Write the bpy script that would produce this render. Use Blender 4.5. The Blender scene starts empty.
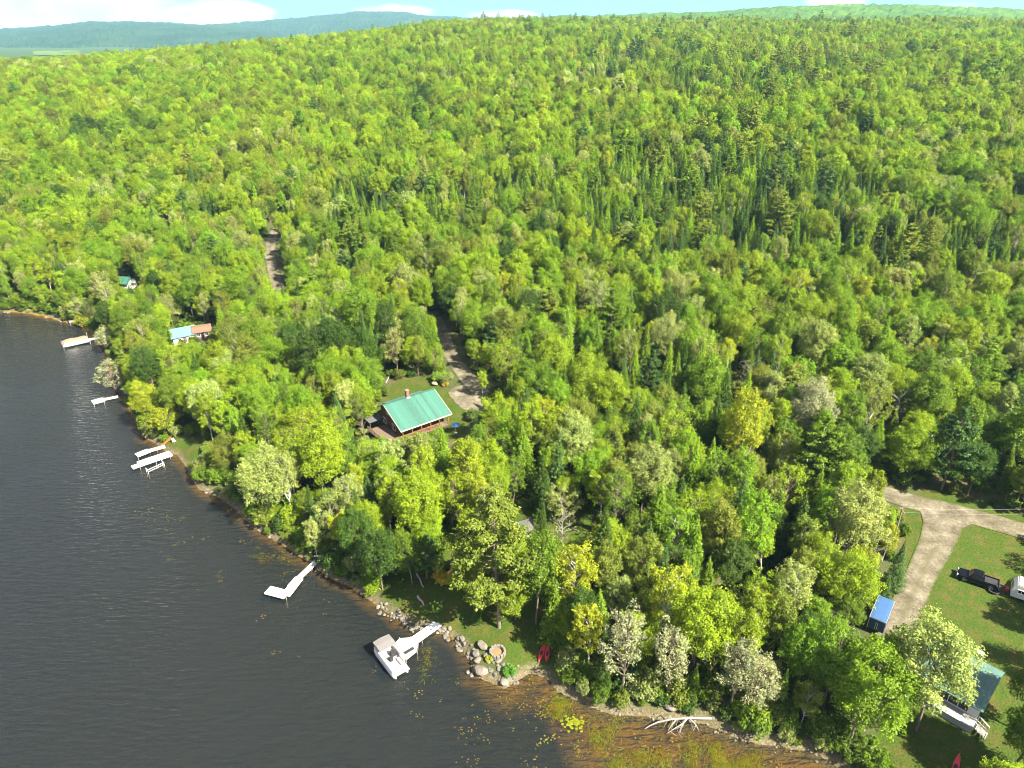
import bpy, math, random
import numpy as np
from mathutils import Vector, Matrix, Euler

random.seed(11)
RNG = np.random.default_rng(11)
C = bpy.context.scene.collection
R = math.radians

# ------------------------------------------------------------------ camera geometry (used to read distances off the photo)
F = 711.0; CZ = 80.0; PITCH = math.atan((384 - 36) / F)
CP, SP = math.cos(PITCH), math.sin(PITCH)
def ray(px, py):
    a = (px - 512) / F; b = (py - 384) / F
    return np.array((a, CP - b * SP, -(SP + b * CP)))
def P(px, py, z=0.0):
    d = ray(px, py); t = (z - CZ) / d[2]
    return np.array((d[0] * t, d[1] * t, z))
def project(x, y, z):
    x = np.asarray(x, float); y = np.asarray(y, float); z = np.asarray(z, float) - CZ
    dep = y * CP - z * SP
    return 512 + F * x / dep, 384 + F * (-y * SP - z * CP) / dep, dep

# ------------------------------------------------------------------ terrain
SHORE_PX = [(0,311),(30,313),(45,316),(60,320),(75,323),(88,328),(96,336),(108,350),(112,368),(122,385),(128,405),(138,425),(144,437),(156,443),(163,449),(170,453),(178,455),(187,467),(192,478),(200,489),(216,495),(234,507),(247,520),(262,532),(289,548),(306,560),(317,568),(333,579),(350,586),(381,607),(402,622),(428,628),(454,638),(470,659),(475,675),(506,688),(517,680),(530,672),(548,677),(558,690),(584,703),(610,713),(634,714),(665,719),(702,722),(727,732),(746,741),(771,744),(790,747),(815,751),(830,760),(840,768),(880,810),(960,880)]
SHORE = [tuple(P(a, b)[:2]) for a, b in SHORE_PX]
LAKE = np.array([(-1500, 330), (-600, 270), (-300, 238)] + SHORE + [(55, 25), (60, 0), (60, -300), (-1500, -300)])
SEG_A = LAKE[:-4]; SEG_B = LAKE[1:-3]

def in_poly(x, y, poly):
    x = np.asarray(x, float); y = np.asarray(y, float)
    ins = np.zeros(x.shape, bool)
    n = len(poly)
    for i in range(n):
        x1, y1 = poly[i]; x2, y2 = poly[(i + 1) % n]
        if y1 == y2: continue
        c = ((y1 > y) != (y2 > y)) & (x < (x2 - x1) * (y - y1) / (y2 - y1) + x1)
        ins ^= c
    return ins
def seg_dist(x, y, A, B):
    x = np.asarray(x, float); y = np.asarray(y, float)
    best = np.full(x.shape, 1e9)
    for (ax, ay), (bx, by) in zip(A, B):
        dx, dy = bx - ax, by - ay
        t = np.clip(((x - ax) * dx + (y - ay) * dy) / max(dx * dx + dy * dy, 1e-9), 0, 1)
        best = np.minimum(best, np.hypot(x - ax - t * dx, y - ay - t * dy))
    return best
def shore_d(x, y):
    d = seg_dist(x, y, SEG_A, SEG_B)
    return np.where(in_poly(x, y, LAKE), -d, d)

def _hash(ix, iy, s):
    n = (ix * 374761393 + iy * 668265263 + s * 974634777) & 0xFFFFFFFF
    n = ((n ^ (n >> 13)) * 1274126177) & 0xFFFFFFFF
    return ((n ^ (n >> 16)) & 0xFFFF) / 65535.0
def vnoise(x, y, s=0):
    x = np.asarray(x, float); y = np.asarray(y, float)
    ix = np.floor(x).astype(np.int64); iy = np.floor(y).astype(np.int64)
    fx = x - ix; fy = y - iy
    fx = fx * fx * (3 - 2 * fx); fy = fy * fy * (3 - 2 * fy)
    a = _hash(ix, iy, s); b = _hash(ix + 1, iy, s); c = _hash(ix, iy + 1, s); d = _hash(ix + 1, iy + 1, s)
    return (a * (1 - fx) + b * fx) * (1 - fy) + (c * (1 - fx) + d * fx) * fy
def fbm(x, y, s=0, o=3):
    t = 0; a = .5
    for k in range(o):
        t = t + a * vnoise(np.asarray(x) * 2 ** k, np.asarray(y) * 2 ** k, s + k); a *= .5
    return t / (1 - .5 ** o)

PY = [-2000, 60, 130, 200, 300, 400, 600, 1000, 1500, 2000, 4000, 20000]
PZ = [3, 3.5, 9, 16, 29, 41, 58, 82, 104, 108, 90, 60]
CU = [-1.2, -.72, -.5, -.37, -.3, -.23, -.16, -.09, 0, 1.2]
CC = [36, 44, 50, 57, 62, 68, 76, 84, 91, 90]
CD = [560, 640, 720, 800, 900, 1000, 1150, 1300, 1600, 1800]
def height(x, y):
    x = np.asarray(x, float); y = np.asarray(y, float)
    d = shore_d(x, y)
    yy = np.maximum(y, 30.0)
    u = np.clip(x / yy, -1.2, 1.2)
    p = np.interp(y, PY, PZ)
    cap = np.interp(u, CU, CC); D = np.interp(u, CU, CD)
    k = 6.0
    p = -k * np.logaddexp(-p / k, -cap / k)
    fall = np.clip((y - D * 1.05) / (D * .8), 0, 1); fall = fall * fall * (3 - 2 * fall)
    valley = np.where(u < -.12, 26.0, 60.0)
    p = p * (1 - fall * (y > 0)) + valley * fall * (y > 0)
    und = (fbm(x / 90., y / 90., 5) - .5) * np.clip((y - 150) / 200, 0, 1) * 12
    p = p + und
    bank = 1.05 * (1 - np.exp(-np.maximum(d, 0) / .9)) + .125 * np.maximum(d, 0) + (fbm(x / 6., y / 6., 9) - .5) * .5 * np.clip(d / 4, 0, 1)
    k2 = 1.6
    land = -k2 * np.logaddexp(-p / k2, -bank / k2)
    land = np.where(bank < .9, np.minimum(bank, p), land)
    shal = np.clip((x + 12) / 22., 0, 1) * np.clip((80 - y) / 10., 0, 1)
    slope = .2 - .155 * shal
    bed = -np.minimum(.12 + slope * np.maximum(-d, 0), 5.0) * (1 - np.exp(np.minimum(d, 0) / .5))
    return np.where(d > 0, np.maximum(land, .02), bed)
def hz(x, y): return float(height(np.array([x]), np.array([y]))[0])
def G(px, py, dz=0.0):
    d = ray(px, py); lo = 20.0; prev = lo
    ts = np.arange(40, 3000, .5)
    hh = height(d[0] * ts, d[1] * ts) + dz
    zz = CZ + d[2] * ts
    i = int(np.argmax(zz < hh))
    t = ts[i]
    return np.array((d[0] * t, d[1] * t, hz(d[0] * t, d[1] * t)))

# ------------------------------------------------------------------ materials
def mat(name):
    m = bpy.data.materials.new(name); m.use_nodes = True
    nt = m.node_tree; nt.nodes.clear()
    return m, nt, nt.nodes, nt.links
def out(nt, sh):
    o = nt.nodes.new('ShaderNodeOutputMaterial'); nt.links.new(sh, o.inputs['Surface']); return o
def noise_node(nt, scale, detail=4, rough=.6, coord='Object', vec_scale=None):
    tc = nt.nodes.new('ShaderNodeTexCoord'); n = nt.nodes.new('ShaderNodeTexNoise')
    n.inputs['Scale'].default_value = scale; n.inputs['Detail'].default_value = detail; n.inputs['Roughness'].default_value = rough
    v = tc.outputs[coord]
    if vec_scale:
        mp = nt.nodes.new('ShaderNodeMapping'); mp.inputs['Scale'].default_value = vec_scale
        nt.links.new(v, mp.inputs['Vector']); v = mp.outputs[0]
    nt.links.new(v, n.inputs['Vector']); return n
def ramp(nt, fac, stops):
    r = nt.nodes.new('ShaderNodeValToRGB'); e = r.color_ramp.elements
    while len(e) < len(stops): e.new(.5)
    for k, (p, c) in enumerate(stops):
        e[k].position = p; e[k].color = (*c, 1)
    nt.links.new(fac, r.inputs[0]); return r
def mixc(nt, fac, a, b, mode='MIX'):
    m = nt.nodes.new('ShaderNodeMix'); m.data_type = 'RGBA'; m.blend_type = mode
    for sock, v in ((m.inputs[0], fac), (m.inputs[6], a), (m.inputs[7], b)):
        if hasattr(v, 'is_linked') or hasattr(v, 'links'): nt.links.new(v, sock)
        elif isinstance(v, (int, float)): sock.default_value = v
        else: sock.default_value = (*v, 1)
    return m.outputs[2]
def math_node(nt, op, a, b=None, clamp=False):
    m = nt.nodes.new('ShaderNodeMath'); m.operation = op; m.use_clamp = clamp
    for k, v in enumerate((a, b)):
        if v is None: continue
        if isinstance(v, (int, float)): m.inputs[k].default_value = v
        else: nt.links.new(v, m.inputs[k])
    return m.outputs[0]
def plain(name, col, rough=.7, var=.25, scale=3.0, metal=0.0, spec=.3, coat=0.0, bump=0.0, vec_scale=None):
    """one colour with weathering: a coarse and a fine noise vary the base colour and roughness"""
    m, nt, N, L = mat(name)
    n1 = noise_node(nt, scale, 5, .65, vec_scale=vec_scale); n2 = noise_node(nt, scale * 9, 3, .6, vec_scale=vec_scale)
    f = math_node(nt, 'ADD', math_node(nt, 'MULTIPLY', n1.outputs['Fac'], .65), math_node(nt, 'MULTIPLY', n2.outputs['Fac'], .35))
    c = np.array(col)
    r = ramp(nt, f, [(.3, tuple(c * (1 - var))), (.5, tuple(c)), (.72, tuple(np.minimum(c * (1 + var * .8) + .01 * var, .95)))])
    b = N.new('ShaderNodeBsdfPrincipled')
    L.new(r.outputs[0], b.inputs['Base Color']); b.inputs['Metallic'].default_value = metal
    b.inputs['Specular IOR Level'].default_value = spec; b.inputs['Coat Weight'].default_value = coat
    L.new(math_node(nt, 'ADD', math_node(nt, 'MULTIPLY', n2.outputs['Fac'], .2), rough - .1, True), b.inputs['Roughness'])
    if bump:
        bp = N.new('ShaderNodeBump'); bp.inputs['Strength'].default_value = bump; bp.inputs['Distance'].default_value = .05
        L.new(n2.outputs['Fac'], bp.inputs['Height']); L.new(bp.outputs[0], b.inputs['Normal'])
    out(nt, b.outputs[0]); return m
def striped(name, col, dark, period, axis=0, rough=.5, var=.2, duty=.08, metal=0.0, spec=.3):
    """boards, siding, standing seams or decking: a thin line every PERIOD metres along an object axis"""
    m, nt, N, L = mat(name)
    tc = N.new('ShaderNodeTexCoord'); sp = N.new('ShaderNodeSeparateXYZ'); L.new(tc.outputs['Object'], sp.inputs[0])
    v = math_node(nt, 'DIVIDE', sp.outputs[axis], period)
    fr = math_node(nt, 'FRACT', v); cell = math_node(nt, 'FLOOR', v)
    line = math_node(nt, 'LESS_THAN', fr, duty)
    wn = N.new('ShaderNodeTexWhiteNoise'); wn.noise_dimensions = '1D'; L.new(cell, wn.inputs['W'])
    n = noise_node(nt, 2.5, 5, .65)
    f = math_node(nt, 'ADD', math_node(nt, 'MULTIPLY', n.outputs['Fac'], .7), math_node(nt, 'MULTIPLY', wn.outputs['Value'], .3))
    c = np.array(col)
    r = ramp(nt, f, [(.3, tuple(c * (1 - var))), (.5, tuple(c)), (.75, tuple(np.minimum(c * (1 + var), .95)))])
    cc = mixc(nt, line, r.outputs[0], dark)
    b = N.new('ShaderNodeBsdfPrincipled'); L.new(cc, b.inputs['Base Color'])
    b.inputs['Roughness'].default_value = rough; b.inputs['Metallic'].default_value = metal; b.inputs['Specular IOR Level'].default_value = spec
    bp = N.new('ShaderNodeBump'); bp.inputs['Strength'].default_value = .5; bp.inputs['Distance'].default_value = .02
    L.new(math_node(nt, 'SUBTRACT', 1.0, line), bp.inputs['Height']); L.new(bp.outputs[0], b.inputs['Normal'])
    out(nt, b.outputs[0]); return m

def leaf_material():
    m, nt, N, L = mat('leaves')
    at = N.new('ShaderNodeAttribute'); at.attribute_type = 'INSTANCER'; at.attribute_name = 'tint'
    lv = N.new('ShaderNodeAttribute'); lv.attribute_name = 'leaf_age'
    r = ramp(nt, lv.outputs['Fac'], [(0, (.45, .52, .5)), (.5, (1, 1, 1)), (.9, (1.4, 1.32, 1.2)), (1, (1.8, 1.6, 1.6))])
    c = mixc(nt, 1.0, at.outputs['Color'], r.outputs[0], 'MULTIPLY')
    d = N.new('ShaderNodeBsdfDiffuse'); t = N.new('ShaderNodeBsdfTranslucent'); g = N.new('ShaderNodeBsdfGlossy')
    g.inputs['Roughness'].default_value = .42; g.inputs['Color'].default_value = (.9, .95, .85, 1)
    L.new(c, d.inputs['Color']); L.new(mixc(nt, 1.0, c, (1.15, 1.1, .5), 'MULTIPLY'), t.inputs['Color'])
    m1 = N.new('ShaderNodeMixShader'); m1.inputs[0].default_value = .42
    L.new(d.outputs[0], m1.inputs[1]); L.new(t.outputs[0], m1.inputs[2])
    m2 = N.new('ShaderNodeMixShader'); m2.inputs[0].default_value = .015
    L.new(m1.outputs[0], m2.inputs[1]); L.new(g.outputs[0], m2.inputs[2])
    out(nt, m2.outputs[0]); return m

M = {}
M['leaf'] = leaf_material()
M['bark'] = plain('bark', (.13, .10, .075), .9, .5, 4)
M['birch_bark'] = plain('birch_bark', (.34, .32, .28), .8, .5, 5)
M['dead_wood'] = plain('dead_wood', (.26, .235, .21), .85, .35, 4)
M['bleached'] = plain('bleached_wood', (.2, .185, .165), .85, .45, 7)
M['rock'] = plain('granite', (.10, .093, .082), .85, .45, 1.6, bump=.6)
M['rock_warm'] = plain('warm_granite', (.14, .122, .1), .85, .45, 1.8, bump=.6)
M['teal_roof'] = striped('teal_metal_roof', (.026, .096, .072), (.022, .082, .06), .6, 0, .5, .28, .05, 0, .5)
M['teal_roof_old'] = striped('faded_teal_roof', (.055, .12, .105), (.04, .09, .08), .6, 0, .7, .15, .05, 0, .5)
M['blue_roof'] = striped('light_blue_roof', (.085, .2, .24), (.06, .16, .19), .6, 0, .4, .12, .06)
M['grey_shingle'] = striped('grey_shingles', (.07, .07, .078), (.05, .05, .055), .2, 1, .85, .25, .1)
M['brown_shingle'] = striped('brown_shingles', (.12, .075, .05), (.08, .05, .03), .2, 1, .85, .25, .1)
M['log'] = striped('brown_logs', (.10, .042, .02), (.045, .02, .01), .28, 2, .6, .3, .16)
M['log_trim'] = plain('stained_posts', (.19, .08, .032), .6, .25, 3)
M['brown_wood'] = striped('brown_deck_boards', (.12, .085, .065), (.06, .042, .034), .14, 0, .8, .3, .1)
M['grey_wood'] = striped('grey_deck_boards', (.24, .22, .2), (.13, .12, .11), .15, 0, .8, .25, .08)
M['white_deck'] = striped('pale_deck_boards', (.30, .295, .285), (.17, .165, .16), .15, 0, .6, .12, .07)
M['white_paint'] = plain('white_paint', (.50, .49, .475), .5, .1, 2)
M['white_siding'] = striped('white_siding', (.5, .5, .49), (.36, .36, .36), .14, 2, .6, .08, .1)
M['cream'] = plain('cream_panel', (.42, .38, .29), .6, .15, 2)
M['beige'] = plain('beige_roof', (.24, .205, .145), .75, .2, 1.5)
M['alu'] = plain('aluminium', (.62, .62, .60), .38, .12, 4, metal=.75)
M['grey_cloth'] = plain('grey_canvas', (.12, .115, .115), .9, .15, 3)
M['tan_cloth'] = plain('tan_canvas', (.2, .135, .085), .9, .2, 2)
M['black_paint'] = plain('black_car_paint', (.004, .004, .005), .22, .3, 4, coat=0, spec=.25)
M['dark_glass'] = plain('dark_glass', (.01, .013, .016), .1, .2, 2, spec=.4)
M['rubber'] = plain('rubber', (.025, .025, .025), .85, .3, 6)
M['chrome'] = plain('chrome', (.6, .6, .62), .25, .1, 4, metal=1)
M['blue_paint'] = plain('blue_paint', (.028, .06, .125), .5, .2, 1.2, spec=.4)
M['blue_tarp'] = plain('blue_tarp', (.034, .082, .19), .5, .2, 3)
M['blue_shaded'] = plain('shaded_blue_paint', (.02, .05, .12), .5, .2, 2)  # darker trailer blue for the door end, shade put into the colour
M['red'] = plain('red_plastic', (.45, .022, .04), .4, .15, 3, spec=.4)
M['red_wood'] = plain('red_painted_wood', (.25, .045, .02), .6, .2, 4)
M['brick'] = plain('brick', (.2, .08, .055), .9, .3, 7)
M['stone_light'] = plain('light_fieldstone', (.135, .125, .108), .9, .3, 4, bump=.5)
M['concrete'] = plain('concrete', (.36, .35, .33), .85, .2, 2)
M['orange'] = plain('orange_plastic', (.27, .12, .02), .6, .15, 3)
M['teal_plastic'] = plain('teal_plastic', (.02, .3, .28), .45, .15, 3)
M['ash'] = plain('fire_ash', (.035, .035, .035), .95, .4, 6)
M['pole_wood'] = plain('pole_wood', (.2, .16, .12), .9, .3, 5)
M['wire'] = plain('wire', (.16, .17, .17), .5, .1, 3)
M['hull_dark'] = plain('dark_vinyl', (.025, .025, .027), .6, .2, 4)
M['dark_interior'] = plain('dark_screen', (.015, .018, .016), .5, .3, 2)
M['wood_pile'] = plain('rusty_earth', (.2, .11, .05), .9, .5, 9)

# ------------------------------------------------------------------ mesh builders
class MB:
    def __init__(s): s.v = []; s.f = []
    def add(s, verts, faces, M4=None):
        o = len(s.v)
        for p in verts:
            p = Vector(p)
            if M4 is not None: p = M4 @ p
            s.v.append(tuple(p))
        s.f += [tuple(i + o for i in f) for f in faces]; return s
    def box(s, c, size, rz=0.0, rx=0.0, ry=0.0, taper=1.0):
        x, y, z = (k / 2 for k in size)
        vs = [(-x, -y, -z), (x, -y, -z), (x, y, -z), (-x, y, -z), (-x * taper, -y * taper, z), (x * taper, -y * taper, z), (x * taper, y * taper, z), (-x * taper, y * taper, z)]
        fs = [(0, 3, 2, 1), (4, 5, 6, 7), (0, 1, 5, 4), (1, 2, 6, 5), (2, 3, 7, 6), (3, 0, 4, 7)]
        return s.add(vs, fs, Matrix.Translation(c) @ Euler((rx, ry, rz)).to_matrix().to_4x4())
    def bar(s, a, b, w, h=None):
        a = Vector(a); b = Vector(b); d = b - a; h = h or w
        q = d.to_track_quat('X', 'Z').to_matrix().to_4x4()
        L_ = d.length / 2
        x, y, z = L_, w / 2, h / 2
        vs = [(-x, -y, -z), (x, -y, -z), (x, y, -z), (-x, y, -z), (-x, -y, z), (x, -y, z), (x, y, z), (-x, y, z)]
        fs = [(0, 3, 2, 1), (4, 5, 6, 7), (0, 1, 5, 4), (1, 2, 6, 5), (2, 3, 7, 6), (3, 0, 4, 7)]
        return s.add(vs, fs, Matrix.Translation((a + b) / 2) @ q)
    def prism(s, poly, z0, z1, M4=None):
        n = len(poly)
        vs = [(x, y, z0) for x, y in poly] + [(x, y, z1) for x, y in poly]
        fs = [tuple(range(n - 1, -1, -1)), tuple(range(n, 2 * n))] + [(i, (i + 1) % n, n + (i + 1) % n, n + i) for i in range(n)]
        return s.add(vs, fs, M4)
    def tube(s, pts, rad, n=6, cap=True):
        pts = [Vector(p) for p in pts]
        if isinstance(rad, (int, float)): rad = [rad] * len(pts)
        o = len(s.v)
        for i, p in enumerate(pts):
            t = (pts[min(i + 1, len(pts) - 1)] - pts[max(i - 1, 0)]).normalized()
            a = t.cross(Vector((0, 0, 1)));
            if a.length < .05: a = t.cross(Vector((1, 0, 0)))
            a.normalize(); b = t.cross(a)
            for k in range(n):
                w = 2 * math.pi * k / n
                s.v.append(tuple(p + (a * math.cos(w) + b * math.sin(w)) * rad[i]))
        for i in range(len(pts) - 1):
            for k in range(n):
                s.f.append((o + i * n + k, o + i * n + (k + 1) % n, o + (i + 1) * n + (k + 1) % n, o + (i + 1) * n + k))
        if cap:
            s.f.append(tuple(o + k for k in range(n))); e = o + (len(pts) - 1) * n
            s.f.append(tuple(e + k for k in range(n - 1, -1, -1)))
        return s
    def lathe(s, prof, n=16, M4=None):
        vs = []; fs = []
        for r, z in prof:
            for k in range(n):
                w = 2 * math.pi * k / n; vs.append((r * math.cos(w), r * math.sin(w), z))
        for i in range(len(prof) - 1):
            for k in range(n): fs.append((i * n + k, i * n + (k + 1) % n, (i + 1) * n + (k + 1) % n, (i + 1) * n + k))
        fs.append(tuple(range(n - 1, -1, -1))); e = (len(prof) - 1) * n; fs.append(tuple(e + k for k in range(n)))
        return s.add(vs, fs, M4)
    def loft(s, rings, close=True):
        n = len(rings[0]); o = len(s.v)
        for r in rings: s.v += [tuple(p) for p in r]
        for i in range(len(rings) - 1):
            for k in range(n if close else n - 1):
                s.f.append((o + i * n + k, o + i * n + (k + 1) % n, o + (i + 1) * n + (k + 1) % n, o + (i + 1) * n + k))
        s.f.append(tuple(o + k for k in range(n - 1, -1, -1))); e = o + (len(rings) - 1) * n; s.f.append(tuple(e + k for k in range(n)))
        return s
    def build(s, name, material, parent=None, smooth=False, bevel=0.0):
        me = bpy.data.meshes.new(name); me.from_pydata(s.v, [], s.f); me.update()
        if smooth: me.polygons.foreach_set('use_smooth', [True] * len(me.polygons))
        me.materials.append(M[material] if isinstance(material, str) else material)
        o = bpy.data.objects.new(name, me); C.objects.link(o)
        if bevel:
            b = o.modifiers.new('edge', 'BEVEL'); b.width = bevel; b.segments = 2; b.limit_method = 'ANGLE'
        if parent is not None: o.parent = parent
        return o
def thing(name, label, cat, loc=(0, 0, 0), rz=0.0, group=None):
    o = bpy.data.objects.new(name, None); C.objects.link(o); o.empty_display_size = .3
    o.location = loc; o.rotation_euler = (0, 0, rz)
    return tag(o, label, cat, group)
def tag(o, label, cat, group=None, kind=None):
    if label: o['label'] = label
    if cat: o['category'] = cat
    if group: o['group'] = group
    if kind: o['kind'] = kind
    return o
def struct(o, kind='structure'):
    o['kind'] = kind; return o
def np_mesh(name, V, Fq, mats, fmat=None, fattr=None, vattrs=None, smooth=False):
    """V (n,3), Fq (m,4) quads (or (m,3)); optional per-face material index, per-face float attribute"""
    me = bpy.data.meshes.new(name)
    V = np.ascontiguousarray(V, np.float32); Fq = np.ascontiguousarray(Fq, np.int32)
    m, k = Fq.shape
    me.vertices.add(len(V)); me.vertices.foreach_set('co', V.ravel())
    me.loops.add(m * k); me.loops.foreach_set('vertex_index', Fq.ravel())
    me.polygons.add(m); me.polygons.foreach_set('loop_start', np.arange(0, m * k, k, dtype=np.int32))
    for q in mats: me.materials.append(q)
    if fmat is not None: me.polygons.foreach_set('material_index', np.ascontiguousarray(fmat, np.int32))
    me.polygons.foreach_set('use_smooth', np.full(m, smooth))
    me.update(calc_edges=True)
    if fattr is not None:
        for nm, arr in fattr.items():
            a = me.attributes.new(nm, 'FLOAT', 'FACE'); a.data.foreach_set('value', np.ascontiguousarray(arr, np.float32))
    if vattrs:
        for nm, arr in vattrs.items():
            a = me.attributes.new(nm, 'FLOAT', 'POINT'); a.data.foreach_set('value', np.ascontiguousarray(arr, np.float32))
    me.validate()
    return me

# ------------------------------------------------------------------ ground: one sheet to the horizon
def gpoly(px): return np.array([G(a, b)[:2] for a, b in px])
LAWNS = [gpoly([(905,500),(935,488),(1024,515),(1075,540),(1080,760),(1020,810),(880,800),(872,745),(905,640),(905,560)]),
         gpoly([(392,384),(430,376),(448,392),(470,404),(468,434),(440,446),(402,446),(368,438),(380,408)]),
         gpoly([(500,500),(590,500),(602,560),(566,665),(520,672),(470,645),(440,628),(385,604),(372,570),(440,556)]),
         gpoly([(160,442),(200,436),(206,455),(186,468)])]
def axis(a, b, st, lo, hi, g):
    v = list(np.arange(a, b + st / 2, st)); s = st
    while v[-1] < hi: s *= g; v.append(v[-1] + s)
    s = st; w = []
    x = a
    while x > lo: s *= g; x -= s; w.append(x)
    return np.array(w[::-1] + v)
GX = axis(-92, 78, .62, -11500, 11500, 1.07)
GY = axis(44, 145, .62, -1500, 145, 1.12)
GY = np.concatenate([GY, GY[-1] + np.arange(1, 80) * 1.5])
GY = np.concatenate([GY[GY < 1e5], axis(GY[-1], GY[-1], 1.5, 1e9, 11800, 1.035)[1:]])
gx, gy = np.meshgrid(GX, GY)
gh = height(gx.ravel(), gy.ravel()); gd = shore_d(gx.ravel(), gy.ravel())
nx, ny = len(GX), len(GY)
ii = (np.arange(ny - 1)[:, None] * nx + np.arange(nx - 1)[None, :]).ravel()
lawn = np.zeros(gh.shape)
for pl in LAWNS:
    X, Y = gx.ravel(), gy.ravel()
    dd = seg_dist(X, Y, pl, np.roll(pl, -1, 0)) * np.where(in_poly(X, Y, pl), 1, -1)
    lawn = np.maximum(lawn, np.clip(dd / 3 + .5, 0, 1))
gme = np_mesh('ground', np.stack([gx.ravel(), gy.ravel(), gh], 1), np.stack([ii, ii + 1, ii + nx + 1, ii + nx], 1), [], vattrs={'far': np.clip((gy.ravel() - 500) / 300, 0, 1), 'lawn': lawn, 'shore': np.where(gd < 0, np.maximum(gd, -40) * (1 - .93 * np.clip((gx.ravel() + 12) / 22, 0, 1) * np.clip((80 - gy.ravel()) / 10, 0, 1)), np.minimum(gd, 40))}, smooth=True)
def ground_material():
    m, nt, N, L = mat('ground_cover')
    n1 = noise_node(nt, .5, 6, .65); n2 = noise_node(nt, 3.5, 4, .6); n3 = noise_node(nt, .13, 4, .6)
    la = N.new('ShaderNodeAttribute'); la.attribute_name = 'lawn'
    sh = N.new('ShaderNodeAttribute'); sh.attribute_name = 'shore'
    floor = ramp(nt, n1.outputs['Fac'], [(.3, (.03, .045, .012)), (.5, (.05, .06, .02)), (.7, (.085, .065, .035))]).outputs[0]
    gr = ramp(nt, n2.outputs['Fac'], [(.25, (.02, .042, .004)), (.5, (.032, .056, .005)), (.75, (.05, .07, .009))]).outputs[0]
    dry = ramp(nt, n2.outputs['Fac'], [(.25, (.045, .044, .008)), (.75, (.085, .07, .02))]).outputs[0]
    gr2 = mixc(nt, ramp(nt, n1.outputs['Fac'], [(.47, (0, 0, 0)), (.68, (1, 1, 1))]).outputs[0], gr, dry)
    lf = math_node(nt, 'ADD', la.outputs['Fac'], math_node(nt, 'MULTIPLY', math_node(nt, 'SUBTRACT', n1.outputs['Fac'], .5), 1.2))
    c = mixc(nt, ramp(nt, lf, [(.4, (0, 0, 0)), (.6, (1, 1, 1))]).outputs[0], floor, gr2)
    fa_ = N.new('ShaderNodeAttribute'); fa_.attribute_name = 'far'; c = mixc(nt, fa_.outputs['Fac'], c, (.03, .058, .008))
    mud = ramp(nt, n2.outputs['Fac'], [(.3, (.05, .042, .024)), (.55, (.10, .085, .05)), (.75, (.19, .165, .12))]).outputs[0]
    sf = math_node(nt, 'ADD', sh.outputs['Fac'], math_node(nt, 'MULTIPLY', math_node(nt, 'SUBTRACT', n1.outputs['Fac'], .5), 3.0))
    c = mixc(nt, ramp(nt, math_node(nt, 'MULTIPLY', sf, .25), [(.05, (1, 1, 1)), (.32, (0, 0, 0))]).outputs[0], c, mud)
    sand = ramp(nt, n1.outputs['Fac'], [(.3, (.07, .05, .007)), (.55, (.14, .094, .011)), (.75, (.2, .135, .018))]).outputs[0]
    muck_dim = ramp(nt, n2.outputs['Fac'], [(.35, (.006, .007, .006)), (.7, (.012, .012, .008))]).outputs[0]
    bf = math_node(nt, 'ADD', math_node(nt, 'MULTIPLY', sh.outputs['Fac'], -1 / 2.7), math_node(nt, 'MULTIPLY', math_node(nt, 'SUBTRACT', n3.outputs['Fac'], .5), .9))
    bed = mixc(nt, ramp(nt, bf, [(.12, (0, 0, 0)), (.75, (1, 1, 1))]).outputs[0], sand, muck_dim)  # muck tone takes over offshore, standing in for light lost in deeper water
    c = mixc(nt, math_node(nt, 'LESS_THAN', sh.outputs['Fac'], -.1), c, bed)
    b = N.new('ShaderNodeBsdfPrincipled'); b.inputs['Roughness'].default_value = .9; b.inputs['Specular IOR Level'].default_value = .15
    L.new(c, b.inputs['Base Color'])
    bp = N.new('ShaderNodeBump'); bp.inputs['Strength'].default_value = .8; bp.inputs['Distance'].default_value = .2
    L.new(n2.outputs['Fac'], bp.inputs['Height']); L.new(bp.outputs[0], b.inputs['Normal'])
    out(nt, b.outputs[0]); return m
gme.materials.append(ground_material())
ground = bpy.data.objects.new('ground', gme); C.objects.link(ground); struct(ground)

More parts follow.
